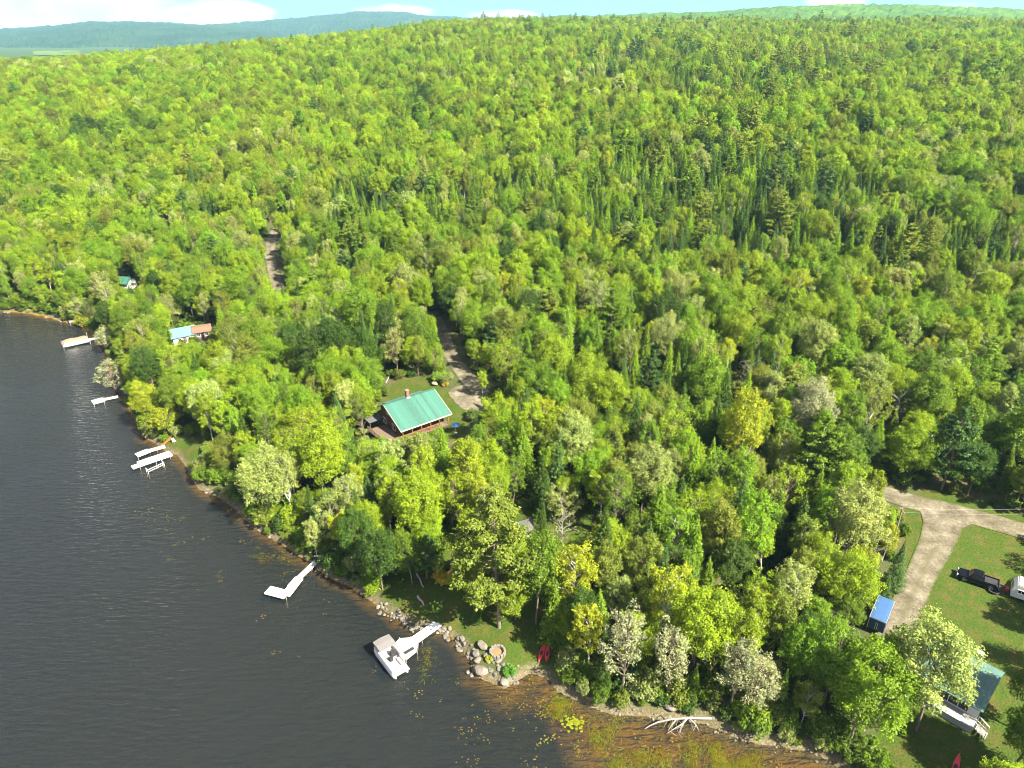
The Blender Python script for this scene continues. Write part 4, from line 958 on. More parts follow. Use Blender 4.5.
def kayak(label, a, b, za, zb, group=None):
    a = Vector(a); b = Vector(b); d = b - a; L_ = d.length
    root = thing('kayak', label, 'kayak', tuple(a.lerp(b, .5)), math.atan2(d.y, d.x), group); tilt = math.asin(max(-1, min(1, d.z / L_)))
    rings = []
    for t in np.linspace(-1, 1, 13):
        w_ = .34 * (1 - abs(t) ** 2.2) ** .8 + .012; k = .08 * abs(t) ** 3
        rings.append([(t * L_ / 2, w_ * math.cos(p), .19 * math.sin(p) * (1 if p > math.pi else .62) * (1 - .5 * abs(t) ** 3) + k) for p in np.linspace(0, 2 * math.pi, 12, endpoint=False)])
    h_ = MB().loft(rings).build('hull', 'red', root, True); h_.rotation_euler = (0, -tilt, 0)
    ck = MB().lathe([(.2, .0), (.22, .03), (.2, .045)], 16, Matrix.Translation((-.15, 0, .1)) @ Matrix.Diagonal((1.9, 1, 1, 1))).build('cockpit', 'rubber', root); ck.rotation_euler = (0, -tilt, 0)
    return root
def gp(px, py, dz): g = G(px, py); return (g[0], g[1], g[2] + dz)
kayak('red kayak with a pale bow leaning toward the water, beside another red kayak', gp(538.5, 664, .25), gp(545, 647, .45), 0, 0, 'red kayaks on the shore')
kayak('red kayak lying straight up the bank against the shrubs', gp(546.5, 664, .25), gp(548, 647, .45), 0, 0, 'red kayaks on the shore')
kayak('red kayak on the lawn in front of the white camp', gp(950, 783, .25), gp(958, 758, .3), 0, 0)

# ------------------------------------------------------------------ rocks, fire pits, logs
ROCKS = []
for i in range(7):
    rg = np.random.default_rng(900 + i); bm_v = []
    import bmesh
    bm = bmesh.new(); bmesh.ops.create_icosphere(bm, subdivisions=3, radius=1)
    pl = unit(rg.normal(size=(11, 3))); pd = rg.uniform(.62, .92, 11)
    for v in bm.verts:
        p = np.array(v.co); 
        for n_, d_ in zip(pl, pd):
            k = p @ n_
            if k > d_: p = p - n_ * (k - d_) * .9
        p = p * np.array([1, .8 + .1 * (i % 3), .62 + .08 * (i % 2)]) * (1 + .05 * math.sin(7 * p[0] + i) * math.cos(5 * p[1])); v.co = p
    me = bpy.data.meshes.new('rock'); bm.to_mesh(me); bm.free(); me.materials.append(M['rock' if i % 3 else 'rock_warm']); ROCKS.append(me)
def rock(x, y, z, s, label, group=None, cat='rock', name='rock', sz=1.0):
    o = bpy.data.objects.new(name, ROCKS[int(RNG.integers(7))]); C.objects.link(o); o.location = (x, y, z); o.scale = (s, s * RNG.uniform(.8, 1.1), s * RNG.uniform(.75, 1.0) * sz)
    o.rotation_euler = (RNG.uniform(-.3, .3), RNG.uniform(-.3, .3), RNG.uniform(0, 6.28)); return tag(o, label, cat, group)
for px, py, s, lab in ((481.5, 670, 1.25, 'largest pale boulder standing at the tip of the rocky point'), (482, 645.5, 1.15, 'broad flat grey boulder at the inner end of the rocky point'), (476.5, 653, .62, 'grey boulder below the flat boulder at the wall end'), (477.5, 660, .7, 'rounded boulder wedged between the flat and the largest boulder'),
                       (486.5, 657, .55, 'pale wedge-shaped boulder beside the round stone fire ring'), (498.5, 661.5, .5, 'pale stone just below the round fire ring'), (504, 682.5, .75, 'biggest stone among the rubble at the outer corner of the point'), (671, 709, 1.0, 'grey boulder behind the fallen bleached tree at the waterline'), (442, 602.5, .42, 'single white stone on the mown grass above the dock'), (434.5, 383, 1.0, 'pinkish boulder beside the cabin driveway')):
    g = G(px, py + s * 2); rock(g[0], g[1], max(g[2], 0) + s * .3, s, lab, cat='boulder', name='boulder')
for k in range(30):
    px, py = 484 + RNG.uniform(2, 34), 664 + RNG.uniform(0, 22)
    if py > 690 - abs(px - 505) * .35 or (px < 492 and py > 676): continue
    g = G(px, py); rock(g[0], g[1], max(g[2], 0) + .05, RNG.uniform(.22, .5), 'pale stone in the heap of rubble along the edge of the rocky point', 'stones heaped on the point')
sh = np.array(SHORE)
def along(i0, i1, n, spread, smin, smax, lab, grp):
    seg = sh[i0:i1 + 1]; L_ = np.concatenate([[0], np.cumsum(np.linalg.norm(np.diff(seg, axis=0), axis=1))])
    for k in range(n):
        t = RNG.uniform(0, L_[-1]); x = np.interp(t, L_, seg[:, 0]) + RNG.normal(0, spread); y = np.interp(t, L_, seg[:, 1]) + RNG.normal(0, spread); s = RNG.uniform(smin, smax)
        rock(x, y, max(hz(x, y), -.1) + s * .15, s, lab, grp)
ix = {p: i for i, p in enumerate(SHORE_PX)}
along(ix[(381, 607)], ix[(475, 675)], 95, .45, .2, .5, 'dark grey rock in the tumbled stone wall on either side of the white ramp', 'rocks of the shore wall')
along(ix[(584, 703)], ix[(840, 768)], 45, .5, .12, .3, 'small rock on the muddy bank below the silvery trees', 'rocks along the muddy bank')
along(ix[(200, 489)], ix[(350, 586)], 40, .45, .2, .45, 'grey rock at the foot of the wooded bank near the L-shaped dock', 'rocks under the wooded bank')
along(ix[(0, 311)], ix[(96, 336)], 14, .6, .3, .7, 'pale rock on the shore of the far cove', 'rocks in the far cove')
g = G(497.5, 654); fp = thing('fire_ring', 'round pale stone fire ring with a rusty hearth on the point', 'fire pit', (g[0], g[1], g[2]))
o = MB()
for k in range(13):
    a = k * 2 * math.pi / 13; o.box((1.02 * math.cos(a), 1.02 * math.sin(a), .32), (.38, .5, .66 + .08 * (k % 3)), a, 0, 0, .82)
o.build('ring_stones', 'stone_light', fp, False, .06); MB().lathe([(.8, .1), (.82, .2), (.3, .28)], 16).build('hearth', 'wood_pile', fp)
g = G(993.5, 592); fp = thing('fire_pit', 'small dark round fire pit with a standing grill beside the pickup truck', 'fire pit', (g[0], g[1], g[2]))
MB().lathe([(.75, 0), (.8, .35), (.68, .36), (.6, .12)], 18).build('rim', 'ash', fp); MB().tube([(.3, .2, 0), (.3, .2, 1.7)], .04, 6).box((.3, -.1, 1.2), (.7, .5, .05)).build('grill', 'hull_dark', fp)
def log(label, a, b, r, name='fallen_log', mname='dead_wood'):
    a = np.array(a); b = np.array(b); t = np.linspace(0, 1, 6)[:, None]; p = a + (b - a) * t; p[1:-1] += RNG.normal(0, .06, (4, 3))
    p0 = p.mean(0); return tag(MB().tube([tuple(k - p0) for k in p], list(np.linspace(r, r * .6, 6)), 8).build(name, mname), label, 'log'), p0
for lab, p1, p2, r in (('straight bleached log lying on the bare slope above the stone wall', (417, 576), (424, 590), .17), ('crooked weathered log among the stones by the wall', (418, 598), (424, 607), .2), ('leaning grey log by the cabin lawn edge', (386, 384), (389, 378), .14)):
    a = gp(*p1, .18); b = gp(*p2, .2); o, p0 = log(lab, a, b, r); o.location = p0
a = gp(356, 560, .3); b = tuple(P(314, 556, 2.2)); o, p0 = log('bare grey trunk leaning out over the water above the L-shaped dock', a, b, .16, 'leaning_trunk'); o.location = p0
# the fallen bleached tree in the shallows
w3 = Wood(); rg = np.random.default_rng(5)
Z = lambda px, py, z: P(px, py, z)
tpts = np.array([Z(712, 718.5, .7), Z(690, 718, .75), Z(672, 719, .8), Z(658, 722, .6), Z(649, 726, .25), Z(644, 729.5, -.1)]); base3 = tpts[1].copy(); base3[2] = 0
w3.tube(tpts - base3, [.17, .155, .13, .11, .08, .05], 7)
ft = thing('fallen_tree', 'bleached fallen tree with bare branches reaching into the shallow water', 'fallen tree', tuple(base3))
V, Fq = w3.arrays(); o = bpy.data.objects.new('trunk', np_mesh('fallen_trunk', V, Fq, [M['bleached']], smooth=True)); C.objects.link(o); o.parent = ft
for pts in ([(688, 718, .7), (682, 724, .5), (672, 730, .3), (666, 734, -.1)], [(686, 719, .7), (681, 727, .4), (680, 733, -.1)], [(690, 719, .6), (696, 725, .4), (699, 731, -.1)], [(676, 719.5, .8), (671, 726, .5), (668, 731, 0)], [(672, 719, .8), (668, 714, 1.3)]):
    wb = Wood(); pp_ = np.array([Z(*k) for k in pts]) - base3; wb.tube(pp_, np.linspace(.11, .035, len(pp_)), 6)
    for k in range(3):
        q_ = pp_[min(len(pp_) - 1, 1 + k % 2)]; wb.tube(np.array([q_, q_ + rg.normal(0, .5, 3) + [0, -.3, .1], q_ + rg.normal(0, .6, 3) + [0, -.7, -.1]]), [.04, .03, .015], 5)
    V, Fq = wb.arrays(); o = bpy.data.objects.new('branch', np_mesh('fallen_branch', V, Fq, [M['bleached']], smooth=True)); C.objects.link(o); o.parent = ft

# ------------------------------------------------------------------ camp furniture
def chair(px, py, rz, label, mname='red_wood'):
    g = G(px, py); r_ = thing('garden_chair', label, 'chair', (g[0], g[1], g[2]), rz, 'red garden chairs')
    o = MB()
    for k in range(5): o.box((-.24 + .12 * k, 0, .38), (.1, .55, .03), 0, R(-10))
    o.build('seat', mname, r_); o = MB()
    for k in range(5): o.box((-.24 + .12 * k, .38, .75), (.1, .03, .8 - .05 * abs(k - 2)), 0, R(-20))
    o.build('backrest', mname, r_)
    for s in (-1, 1):
        MB().box((s * .36, .0, .58), (.13, .75, .03)).build('armrest', mname, r_)
        for y in (-.3, .3): MB().box((s * .33, y, .28), (.07, .07, .57)).build('leg', mname, r_)
    return r_
chair(533, 546, R(200), 'red wooden chair at the edge of the pine shade'); chair(547.5, 520, R(150), 'red wooden chair on the lawn beside the grey shed'); chair(459, 573, R(240), 'red wooden chair nearest the yellow bush'); chair(450, 571, R(120), 'dark red wooden chair above the small pink flag'); chair(540, 549, R(160), 'red wooden chair next to the one at the pine shade edge')
g = G(487, 564); tb = thing('picnic_table', 'small white table standing under the tall pine', 'table', (g[0], g[1], g[2]), R(20))
MB().box((0, 0, .74), (1.6, .8, .05)).build('tabletop', 'white_paint', tb)
for x in (-.7, .7):
    for y in (-.32, .32): MB().box((x, y, .36), (.06, .06, .72)).build('leg', 'white_paint', tb)
g = G(456, 434); um = thing('patio_umbrella', 'blue patio umbrella in front of the log cabin', 'umbrella', (g[0], g[1], g[2]))
MB().tube([(0, 0, 0), (0, 0, 2.3)], .03, 8).lathe([(.3, 0), (.3, .08), (.06, .12)], 12).build('pole', 'alu', um)
MB().lathe([(1.0, 1.9), (.98, 1.92), (.5, 2.22), (.03, 2.36), (.02, 2.3), (.5, 2.16), (.96, 1.88)], 8).build('canopy', 'blue_tarp', um)
g = G(497, 420); br = thing('rain_barrel', 'teal barrel beside the parking area of the log cabin', 'barrel', (g[0], g[1], g[2]))
MB().lathe([(.34, 0), (.42, .15), (.45, .6), (.42, 1.05), (.36, 1.15)], 18).build('drum', 'teal_plastic', br, True); MB().lathe([(.37, 1.15), (.37, 1.2), (.1, 1.23)], 18).build('lid', 'hull_dark', br)
g = G(448, 582); fl = thing('garden_flag', 'small pink flag on a thin pole by the yellow bush', 'flag', (g[0], g[1], g[2]), R(30))
MB().tube([(0, 0, 0), (0, 0, 1.9)], .025, 6).build('pole', 'alu', fl); M['pink'] = plain('pink_cloth', (.7, .3, .3), .8, .15, 5)
MB().loft([[(.03 + .1 * k, .04 * math.sin(k * 1.4), 1.85), (.03 + .1 * k, .04 * math.sin(k * 1.4) + .012, 1.85), (.03 + .1 * k, .04 * math.sin(k * 1.4) + .012, 1.2), (.03 + .1 * k, .04 * math.sin(k * 1.4), 1.2)] for k in range(6)]).build('cloth', 'pink', fl)
a = gp(161.5, 448, .25); b = gp(171.5, 441, .55); o = MB(); dlt = Vector(b) - Vector(a)
for k in range(5): o.box((0, -.44 + .22 * k, 0), (dlt.length, .19, .06))
o.box((-dlt.length * .35, 0, -.06), (.1, 1.1, .08)); o.box((dlt.length * .35, 0, -.06), (.1, 1.1, .08))
o = o.build('boat_ramp', 'orange'); o.location = Vector(a).lerp(Vector(b), .5); o.rotation_euler = (0, -math.asin(dlt.z / dlt.length), math.atan2(dlt.y, dlt.x)); tag(o, 'orange plank ramp leading from the docks up to the grass', 'ramp')
g = G(174.5, 443); lc_ = thing('lawn_chair', 'white plastic chair at the top of the orange ramp', 'chair', (g[0], g[1], g[2]), R(60))
MB().box((0, 0, .42), (.55, .55, .05)).build('seat', 'white_paint', lc_); MB().box((0, .28, .72), (.55, .05, .6), 0, R(-12)).build('backrest', 'white_paint', lc_)
for x in (-.24, .24):
    for y in (-.24, .24): MB().box((x, y, .2), (.05, .05, .42)).build('leg', 'white_paint', lc_)
# power line by the camp road
g1 = G(893, 541); c2 = g1
e1 = np.array([g1[0], g1[1]]); e2 = np.array(P(1130, 506, hz(*G(1100, 535)[:2]) + 6)[:2])
pl_ = thing('utility_pole', 'wooden utility pole half hidden in the trees at the gravel junction', 'utility pole', (e1[0], e1[1], g1[2] - .3))
MB().tube([(0, 0, 0), (0, 0, 6.6)], [.15, .11], 10).build('pole', 'pole_wood', pl_); MB().box((0, 0, 6.3), (.12, 1.6, .12)).build('crossarm', 'pole_wood', pl_)
z2 = hz(*e2); pl2 = thing('utility_pole', 'wooden utility pole farther along the camp road', 'utility pole', (e2[0], e2[1], z2 - .3)); MB().tube([(0, 0, 0), (0, 0, 6.6)], [.15, .11], 10).build('pole', 'pole_wood', pl2); MB().box((0, 0, 6.3), (.12, 1.6, .12)).build('crossarm', 'pole_wood', pl2)
for s, nm in ((-.65, 'upper overhead power line strung along the camp road'), (.65, 'lower overhead power line strung along the camp road')):
    pts = []
    for t in np.linspace(0, 1, 20):
        p = e1 + (e2 - e1) * t; pts.append((p[0] - e1[0], p[1] - e1[1] + s, 6.3 + (z2 - g1[2]) * t - 2.4 * t * (1 - t) * 1.3))
    o = MB().tube(pts, .014, 5).build('power_line', 'wire'); o.location = (e1[0], e1[1], g1[2] - .2); tag(o, nm, 'wire', 'power lines')

# ------------------------------------------------------------------ where trees stand
TINT = {'lime green': (.142, .208, .007), 'mid green': (.078, .134, .007), 'dark green': (.034, .070, .006), 'yellow green': (.180, .222, .009), 'olive green': (.114, .148, .016),
        'pale green': (.180, .222, .058), 'silvery': (.20, .22, .12), 'orange tinged': (.25, .16, .035), 'bright green': (.106, .186, .007), 'blue green': (.042, .088, .016), 'greyish': (.15, .155, .09)}
# what the photograph shows open: no crown may stand between it and the camera (polygons in photo pixels, read as sight lines from the drone)
OPEN = [[(378,402),(436,386),(456,412),(446,420),(404,434),(392,440),(376,426)],
        [(394,382),(428,374),(438,386),(394,398)],
        [(444,350),(456,350),(488,386),(488,402),(462,412),(452,404)], [(450,425),(464,422),(464,438),(452,440)],
        [(903,508),(925,500),(1024,522),(1024,650),(1000,655),(945,628),(900,615),(900,590),(925,560),(915,535)],
        [(870,598),(897,602),(894,622),(880,634),(868,622)],
        [(972,655),(1000,668),(995,715),(990,740),(930,712),(945,695)],
        [(905,735),(960,722),(985,745),(975,768),(890,768)],
        [(518,505),(532,505),(532,528),(518,528)], [(552,505),(578,505),(580,530),(556,534)],
        [(382,604),(398,588),(425,578),(448,582),(450,600),(446,620),(420,620)],
        [(468,648),(500,640),(536,646),(552,646),(552,668),(530,676),(515,688),(474,676)],
        [(170,320),(192,318),(196,340),(180,343),(172,335)], [(196,318),(212,316),(214,340),(198,338)], [(117,273),(136,273),(136,285),(117,285)],
        [(268,242),(278,242),(284,284),(272,288),(268,265)], [(446,565),(460,565),(460,590),(446,590)],
        [(58,328),(108,328),(108,350),(58,350)], [(132,440),(172,440),(182,462),(150,476),(130,470)], [(636,712),(716,712),(716,735),(636,735)], [(166,448),(196,440),(200,455),(184,462)]]
OPEN_ARR = [(np.array(p, float), min(q[1] for q in p)) for p in OPEN]
SOLID = SOLID_PRE      # (x, y, radius) of buildings and other things trees keep off; filled by the builders above
def sees_open(x, y, z0, H, Rr, base=.25):
    th = np.linspace(0, 2 * math.pi, 8, endpoint=False)
    zc = z0 + H * (.5 + base * .5); a = H * (1 - base) / 2
    X = [x]; Y = [y]; Z = [z0 + H * .97]
    for f, r in ((-.75, .6), (-.2, .95), (.4, .85), (.8, .5)):
        X += list(x + np.cos(th) * Rr * r * .92); Y += list(y + np.sin(th) * Rr * r * .92); Z += [zc + a * f] * 8
    px, py, _ = project(np.array(X), np.array(Y), np.array(Z))
    bx, by, _ = project(x, y, z0)
    for poly, ymin in OPEN_ARR:
        if by < ymin + 2: continue
        if in_poly(px, py, poly).any(): return True
    return False
LEAF_GAIN = 1.25
SUNNY = [G(a, b) for a, b in ((452,392),(465,394),(476,402),(460,404),(458,372),(410,384),(428,612),(441,602),(960,562),(940,600),(978,578),(926,640),(925,522),(915,560),(945,545),(420,412),(272,265),(275,281),(271,250),(450,353),(543,656),(500,650),(487,660),(470,650),(445,625))]
def shades_open(x, y, z0, H, Rr):
    hx, hy = math.sin(SUN_AZ), math.cos(SUN_AZ); te = math.tan(SUN_EL)
    for g in SUNNY:
        dx, dy = x - g[0], y - g[1]; a = dx * hx + dy * hy
        if a < 0 or a > 26: continue
        if abs(dx * hy - dy * hx) < Rr * .75 and z0 + H * .9 > g[2] + (a - Rr * .5) * te: return True
    return False
TREES = []      # dicts
GRID = {}
def near_ok(x, y, r):
    cx, cy = int(x // 6), int(y // 6)
    for i in range(cx - 2, cx + 3):
        for j in range(cy - 2, cy + 3):
            for t in GRID.get((i, j), ()):
                if (t['x'] - x) ** 2 + (t['y'] - y) ** 2 < (r + t['r'] * t['pack']) ** 2: return False
    return True
def put(kind, col, x, y, z, scale, var=None, hand=False, pack=.5):
    n = len(SHAPES[kind]); v = int(RNG.integers(n)) if var is None else var % n
    s = SHAPES[kind][v]; t = dict(kind=kind, col=col, x=float(x), y=float(y), z=float(z), s=float(scale), v=v, rot=float(RNG.uniform(0, 6.28)), r=s[3] * scale, h=s[2] * scale, hand=hand, pack=pack)
    TREES.append(t); GRID.setdefault((int(x // 6), int(y // 6)), []).append(t); return t
def hand(kind, col, px, py, scale, var=0):
    """a tree the photo shows on its own; (px, py) is where its trunk meets the ground"""
    g = G(px, py); put(kind, col, g[0], g[1], g[2], scale, var, True)
for a in [('pine','olive green',498,628,1.25,1), ('pine','lime green',474,610,.8,2), ('birch','yellow green',572,622,1.0,1), ('birch','olive green',603,612,.95,0), ('maple','lime green',516,622,.62,2)]: hand(*a)
for a in [('poplar','silvery',622,694,1.0,4), ('birch','yellow green',588,672,.9,2), ('maple','lime green',570,640,.6,4), ('birch','yellow green',655,655,1.05,1), ('poplar','silvery',668,702,.95,5), ('poplar','silvery',730,708,.9,5), ('maple','silvery',752,716,.78,6),
          ('willow','pale green',762,700,.7,1), ('birch','olive green',800,728,.62,3), ('maple','bright green',846,752,1.05,0), ('maple','pale green',914,732,1.08,3), ('maple','mid green',1012,770,.85,4),
          ('maple','mid green',850,724,.7,5), ('maple','mid green',1032,738,.75,1), ('poplar','yellow green',728,486,1.15,2), ('maple','silvery',806,452,1.0,2), ('maple','pale green',640,520,.9,1),
          ('poplar','lime green',532,474,.95,0), ('maple','lime green',497,448,.75,0), ('birch','lime green',478,372,.62,2), ('birch','lime green',483,398,.5,0), ('poplar','lime green',420,520,1.0,1), ('poplar','pale green',392,500,.9,3), ('maple','lime green',415,552,.95,3),
          ('maple','pale green',268,518,.98,2), ('birch','pale green',292,520,.9,1), ('maple','lime green',325,505,1.1,1), ('willow','pale green',335,540,1.0,1), ('birch','yellow green',345,556,.72,3), ('birch','pale green',318,560,.6,2),
          ('willow','silvery',112,350,.85,0), ('willow','silvery',116,392,.95,1), ('willow','yellow green',168,436,.95,2), ('maple','yellow green',150,425,.7,0),
          ('maple','dark green',342,388,1.12,1), ('maple','dark green',315,395,1.05,3), ('maple','dark green',368,384,.95,5), ('poplar','dark green',395,368,1.05,0), ('maple','mid green',418,362,.95,2), ('maple','mid green',360,350,1.1,0), ('maple','dark green',300,372,1.0,4),
          ('maple','dark green',382,590,.8,5), ('maple','dark green',358,574,.75,1), ('maple','mid green',412,584,.62,3), ('birch','yellow green',437,582,.32,1),
          ('maple','orange tinged',790,402,.7,4), ('bare','greyish',806,408,.75,0), ('bare','greyish',745,400,.7,1), ('bare','greyish',545,456,.8,0), ('bare','greyish',893,440,.8,1), ('bare','greyish',862,585,.55,0), ('bare','greyish',560,560,.75,1), ('spruce','blue green',890,590,.62,1), ('spruce','blue green',882,604,.45,0),
          ('birch','pale green',668,500,.72,1), ('birch','olive green',730,508,.8,0), ('birch','olive green',630,390,1.0,1), ('birch','olive green',655,460,.9,0), ('willow','pale green',560,520,.85,0), ('birch','yellow green',600,524,.85,2),
          ('poplar','yellow green',470,520,1.0,2), ('birch','yellow green',465,555,.7,1), ('spruce','blue green',290,262,.7,1), ('bare','greyish',280,320,.8,0), ('birch','yellow green',270,345,.6,0)]: hand(*a)

def field(x, y, sc, s): return fbm(x / sc, y / sc, s, 2)
def candidates(y0, y1, step, ulo, uhi):
    res = []
    ys = np.arange(y0, y1, step * .9)
    for k, y in enumerate(ys):
        xs = np.arange(ulo * y - 12, uhi * y + 12, step) + (k % 2) * step / 2
        res.append(np.stack([xs, np.full(len(xs), y)], 1))
    q = np.concatenate(res); q += RNG.uniform(-.42, .42, q.shape) * step
    return q
def road_clear(x, y):
    ok = np.ones(len(x), bool)
    for c, wd in ROADS:
        if len(c) > 1: ok &= seg_dist(x, y, c[:-1:2], c[1::2] if len(c) % 2 == 0 else c[1::2]) > wd / 2 + 1.3
    return ok
def pick_kind(x, y, d, conif, hue, rnd):
    if rnd < conif:
        k = 'spruce' if hue[1] > .08 else 'pine'
        col = ['mid green', 'dark green', 'bright green', 'blue green'][int(min(3, hue[0] * 4))] if k == 'spruce' else ['mid green', 'olive green', 'blue green'][int(hue[0] * 2.99)]
        return k, col
    r = hue[1]
    k = 'maple' if r < .56 else 'poplar' if r < .76 else 'birch' if r < .965 else 'bare' if r < .983 else 'willow'
    pal = {'maple': ['dark green', 'mid green', 'mid green', 'bright green', 'lime green', 'bright green', 'lime green', 'lime green', 'olive green', 'lime green', 'bright green', 'pale green'],
           'poplar': ['mid green', 'bright green', 'lime green', 'bright green', 'lime green', 'olive green', 'pale green'],
           'birch': ['bright green', 'lime green', 'olive green', 'yellow green', 'lime green', 'pale green'],
           'bare': ['greyish'], 'willow': ['pale green']}[k]
    return k, pal[int(hue[0] * .9999 * len(pal))]
q = candidates(44, 330, 4.3, -.98, .98)
xx, yy = q[:, 0], q[:, 1]
hh = height(xx, yy); dd = shore_d(xx, yy)
ok = (dd > 1.4) & road_clear(xx, yy)
for k_, pl in enumerate(LAWNS):
    if k_ != 2: ok &= ~in_poly(xx, yy, pl)
cf = field(xx, yy, 55, 71); order = np.nonzero(ok)[0]
for i in order:
    x, y = xx[i], yy[i]
    if any((x - a) ** 2 + (y - b) ** 2 < c * c for a, b, c in SOLID): continue
    px, py, dep = project(x, y, hh[i] + 8)
    conif = .10 + .75 * max(0, min(1, (cf[i] - .42) * 4)) * (.35 if y < 130 else 1) * (.3 if px < 330 else 1)
    h2 = RNG.random(2); kind, col = pick_kind(x, y, dd[i], conif, h2, RNG.random())
    sc_ = RNG.uniform(.66, 1.02) * (1 if y < 150 else .95)
    if dd[i] < 5: sc_ *= RNG.uniform(.55, .8)
    if kind == 'bare': sc_ *= .85
    placed = False
    for _ in range(3):
        s = SHAPES[kind][0]
        if near_ok(x, y, s[3] * sc_ * .46) and not shades_open(x, y, hh[i], s[2] * sc_, s[3] * sc_) and not (py < 800 and sees_open(x, y, hh[i], s[2] * sc_, s[3] * sc_, .06 if kind in ('spruce', 'willow') else .22)):
            put(kind, col, x, y, hh[i], sc_); placed = True; break
        sc_ *= .72
print('near trees', len(TREES))
for t in TREES:
    px, py, dep = project(t['x'], t['y'], t['z'] + t['h'] * .65); t['px'], t['py'], t['dep'] = float(px), float(py), float(dep); t['size'] = t['r'] / t['dep'] * (1 if t['kind'] not in ('spruce',) else 1.25)
    t['inview'] = -10 < px < 1034 and -10 < py < 790
cand = sorted([t for t in TREES if t['inview']], key=lambda t: -(t['size'] * (2.5 if t['hand'] else 1)))
NAMED = cand[:330]
named_ids = set(id(t) for t in NAMED)
print('named depth', max(t['dep'] for t in NAMED))

LABEL_KIND = {'maple': 'broadleaf tree', 'birch': 'birch tree', 'poplar': 'poplar tree', 'willow': 'willow tree', 'spruce': 'spruce tree', 'pine': 'pine tree', 'bare': 'bare tree'}
for t in NAMED:
    s = SHAPES[t['kind']][t['v']]
    root = thing(t['kind'] + '_tree', t['col'] + ' ' + LABEL_KIND[t['kind']], 'tree', (t['x'], t['y'], t['z'] - .1), t['rot'], 'trees of the lakeside forest')
    root.scale = (t['s'],) * 3; root.rotation_euler = (RNG.normal(0, .035), RNG.normal(0, .035), t['rot'])
    for me, nm in ((s[0], 'trunk'), (s[1], 'crown')):
        o = bpy.data.objects.new(nm, me); C.objects.link(o); o.parent = root
        if nm == 'crown':
            j = LEAF_GAIN * np.array(TINT[t['col']]) * RNG.uniform(.88, 1.14) * RNG.uniform(.95, 1.05, 3); o['tint'] = [float(k) for k in j]
    t['root'] = root

# ------------------------------------------------------------------ the forest beyond the trees one can tell apart: one object
def scatter(name, protos, pts, idx, rot, scl, tint, label=None):
    col = bpy.data.collections.new(name + '_shapes')
    for o in protos: col.objects.link(o)
    me = bpy.data.meshes.new(name); n = len(pts); me.vertices.add(n); me.vertices.foreach_set('co', np.ascontiguousarray(pts, np.float32).ravel())
    a = me.attributes.new('idx', 'INT', 'POINT'); a.data.foreach_set('value', np.ascontiguousarray(idx, np.int32))
    a = me.attributes.new('rot', 'FLOAT_VECTOR', 'POINT'); a.data.foreach_set('vector', np.ascontiguousarray(rot, np.float32).ravel())
    a = me.attributes.new('scl', 'FLOAT_VECTOR', 'POINT'); a.data.foreach_set('vector', np.ascontiguousarray(scl, np.float32).ravel())
    a = me.attributes.new('tint', 'FLOAT_VECTOR', 'POINT'); a.data.foreach_set('vector', np.ascontiguousarray(tint, np.float32).ravel())
    o = bpy.data.objects.new(name, me); C.objects.link(o); o['kind'] = 'stuff'
    if label: o['label'] = label
    ng = bpy.data.node_groups.new(name + '_nodes', 'GeometryNodeTree'); N = ng.nodes; L = ng.links
    ng.interface.new_socket('Geometry', in_out='INPUT', socket_type='NodeSocketGeometry'); ng.interface.new_socket('Geometry', in_out='OUTPUT', socket_type='NodeSocketGeometry')
    gi = N.new('NodeGroupInput'); go = N.new('NodeGroupOutput'); iop = N.new('GeometryNodeInstanceOnPoints')
    ci = N.new('GeometryNodeCollectionInfo'); ci.inputs['Collection'].default_value = col; ci.inputs['Separate Children'].default_value = True; ci.inputs['Reset Children'].default_value = True
    def at(nm, ty):
        q = N.new('GeometryNodeInputNamedAttribute'); q.data_type = ty; q.inputs['Name'].default_value = nm; return [s for s in q.outputs if s.enabled][0]
    L.new(gi.outputs[0], iop.inputs['Points']); L.new(ci.outputs[0], iop.inputs['Instance']); iop.inputs['Pick Instance'].default_value = True
    L.new(at('idx', 'INT'), iop.inputs['Instance Index'])
    er = N.new('FunctionNodeEulerToRotation'); L.new(at('rot', 'FLOAT_VECTOR'), er.inputs[0]); L.new(er.outputs[0], iop.inputs['Rotation'])
    L.new(at('scl', 'FLOAT_VECTOR'), iop.inputs['Scale']); L.new(iop.outputs[0], go.inputs[0])
    md = o.modifiers.new('scatter', 'NODES'); md.node_group = ng
    return o
def joined(name, arrays, bark):
    (wv, wf), (lv, lf, age) = arrays
    me = np_mesh(name, np.concatenate([wv, lv]), np.concatenate([wf, lf + len(wv)]), [M[bark], M['leaf']], fmat=np.concatenate([np.zeros(len(wf)), np.ones(len(lf))]), fattr={'leaf_age': np.concatenate([np.zeros(len(wf)), age])})
    return bpy.data.objects.new(name, me)
KINDS = ['maple', 'birch', 'poplar', 'willow', 'spruce', 'pine', 'bare']
protos = []; pidx = {}
for lod, (keep, grow) in enumerate([(1, 1), (.4, 1.55), (.15, 2.1)]):
    for k in KINDS:
        for v, s in enumerate(SHAPES[k]):
            pidx[(lod, k, v)] = len(protos); protos.append(joined('forest_tree_%03d' % len(protos), s[4] if lod == 0 else coarse(s[4], keep, grow), s[5]))
rows = []
for t in TREES:
    if id(t) in named_ids: continue
    rows.append((t['x'], t['y'], t['z'], pidx[(0 if t['y'] < 260 else 1, t['kind'], t['v'])], t['rot'], t['s'], *(LEAF_GAIN * np.array(TINT[t['col']]) * RNG.uniform(.85, 1.15) * RNG.uniform(.94, 1.06, 3))))
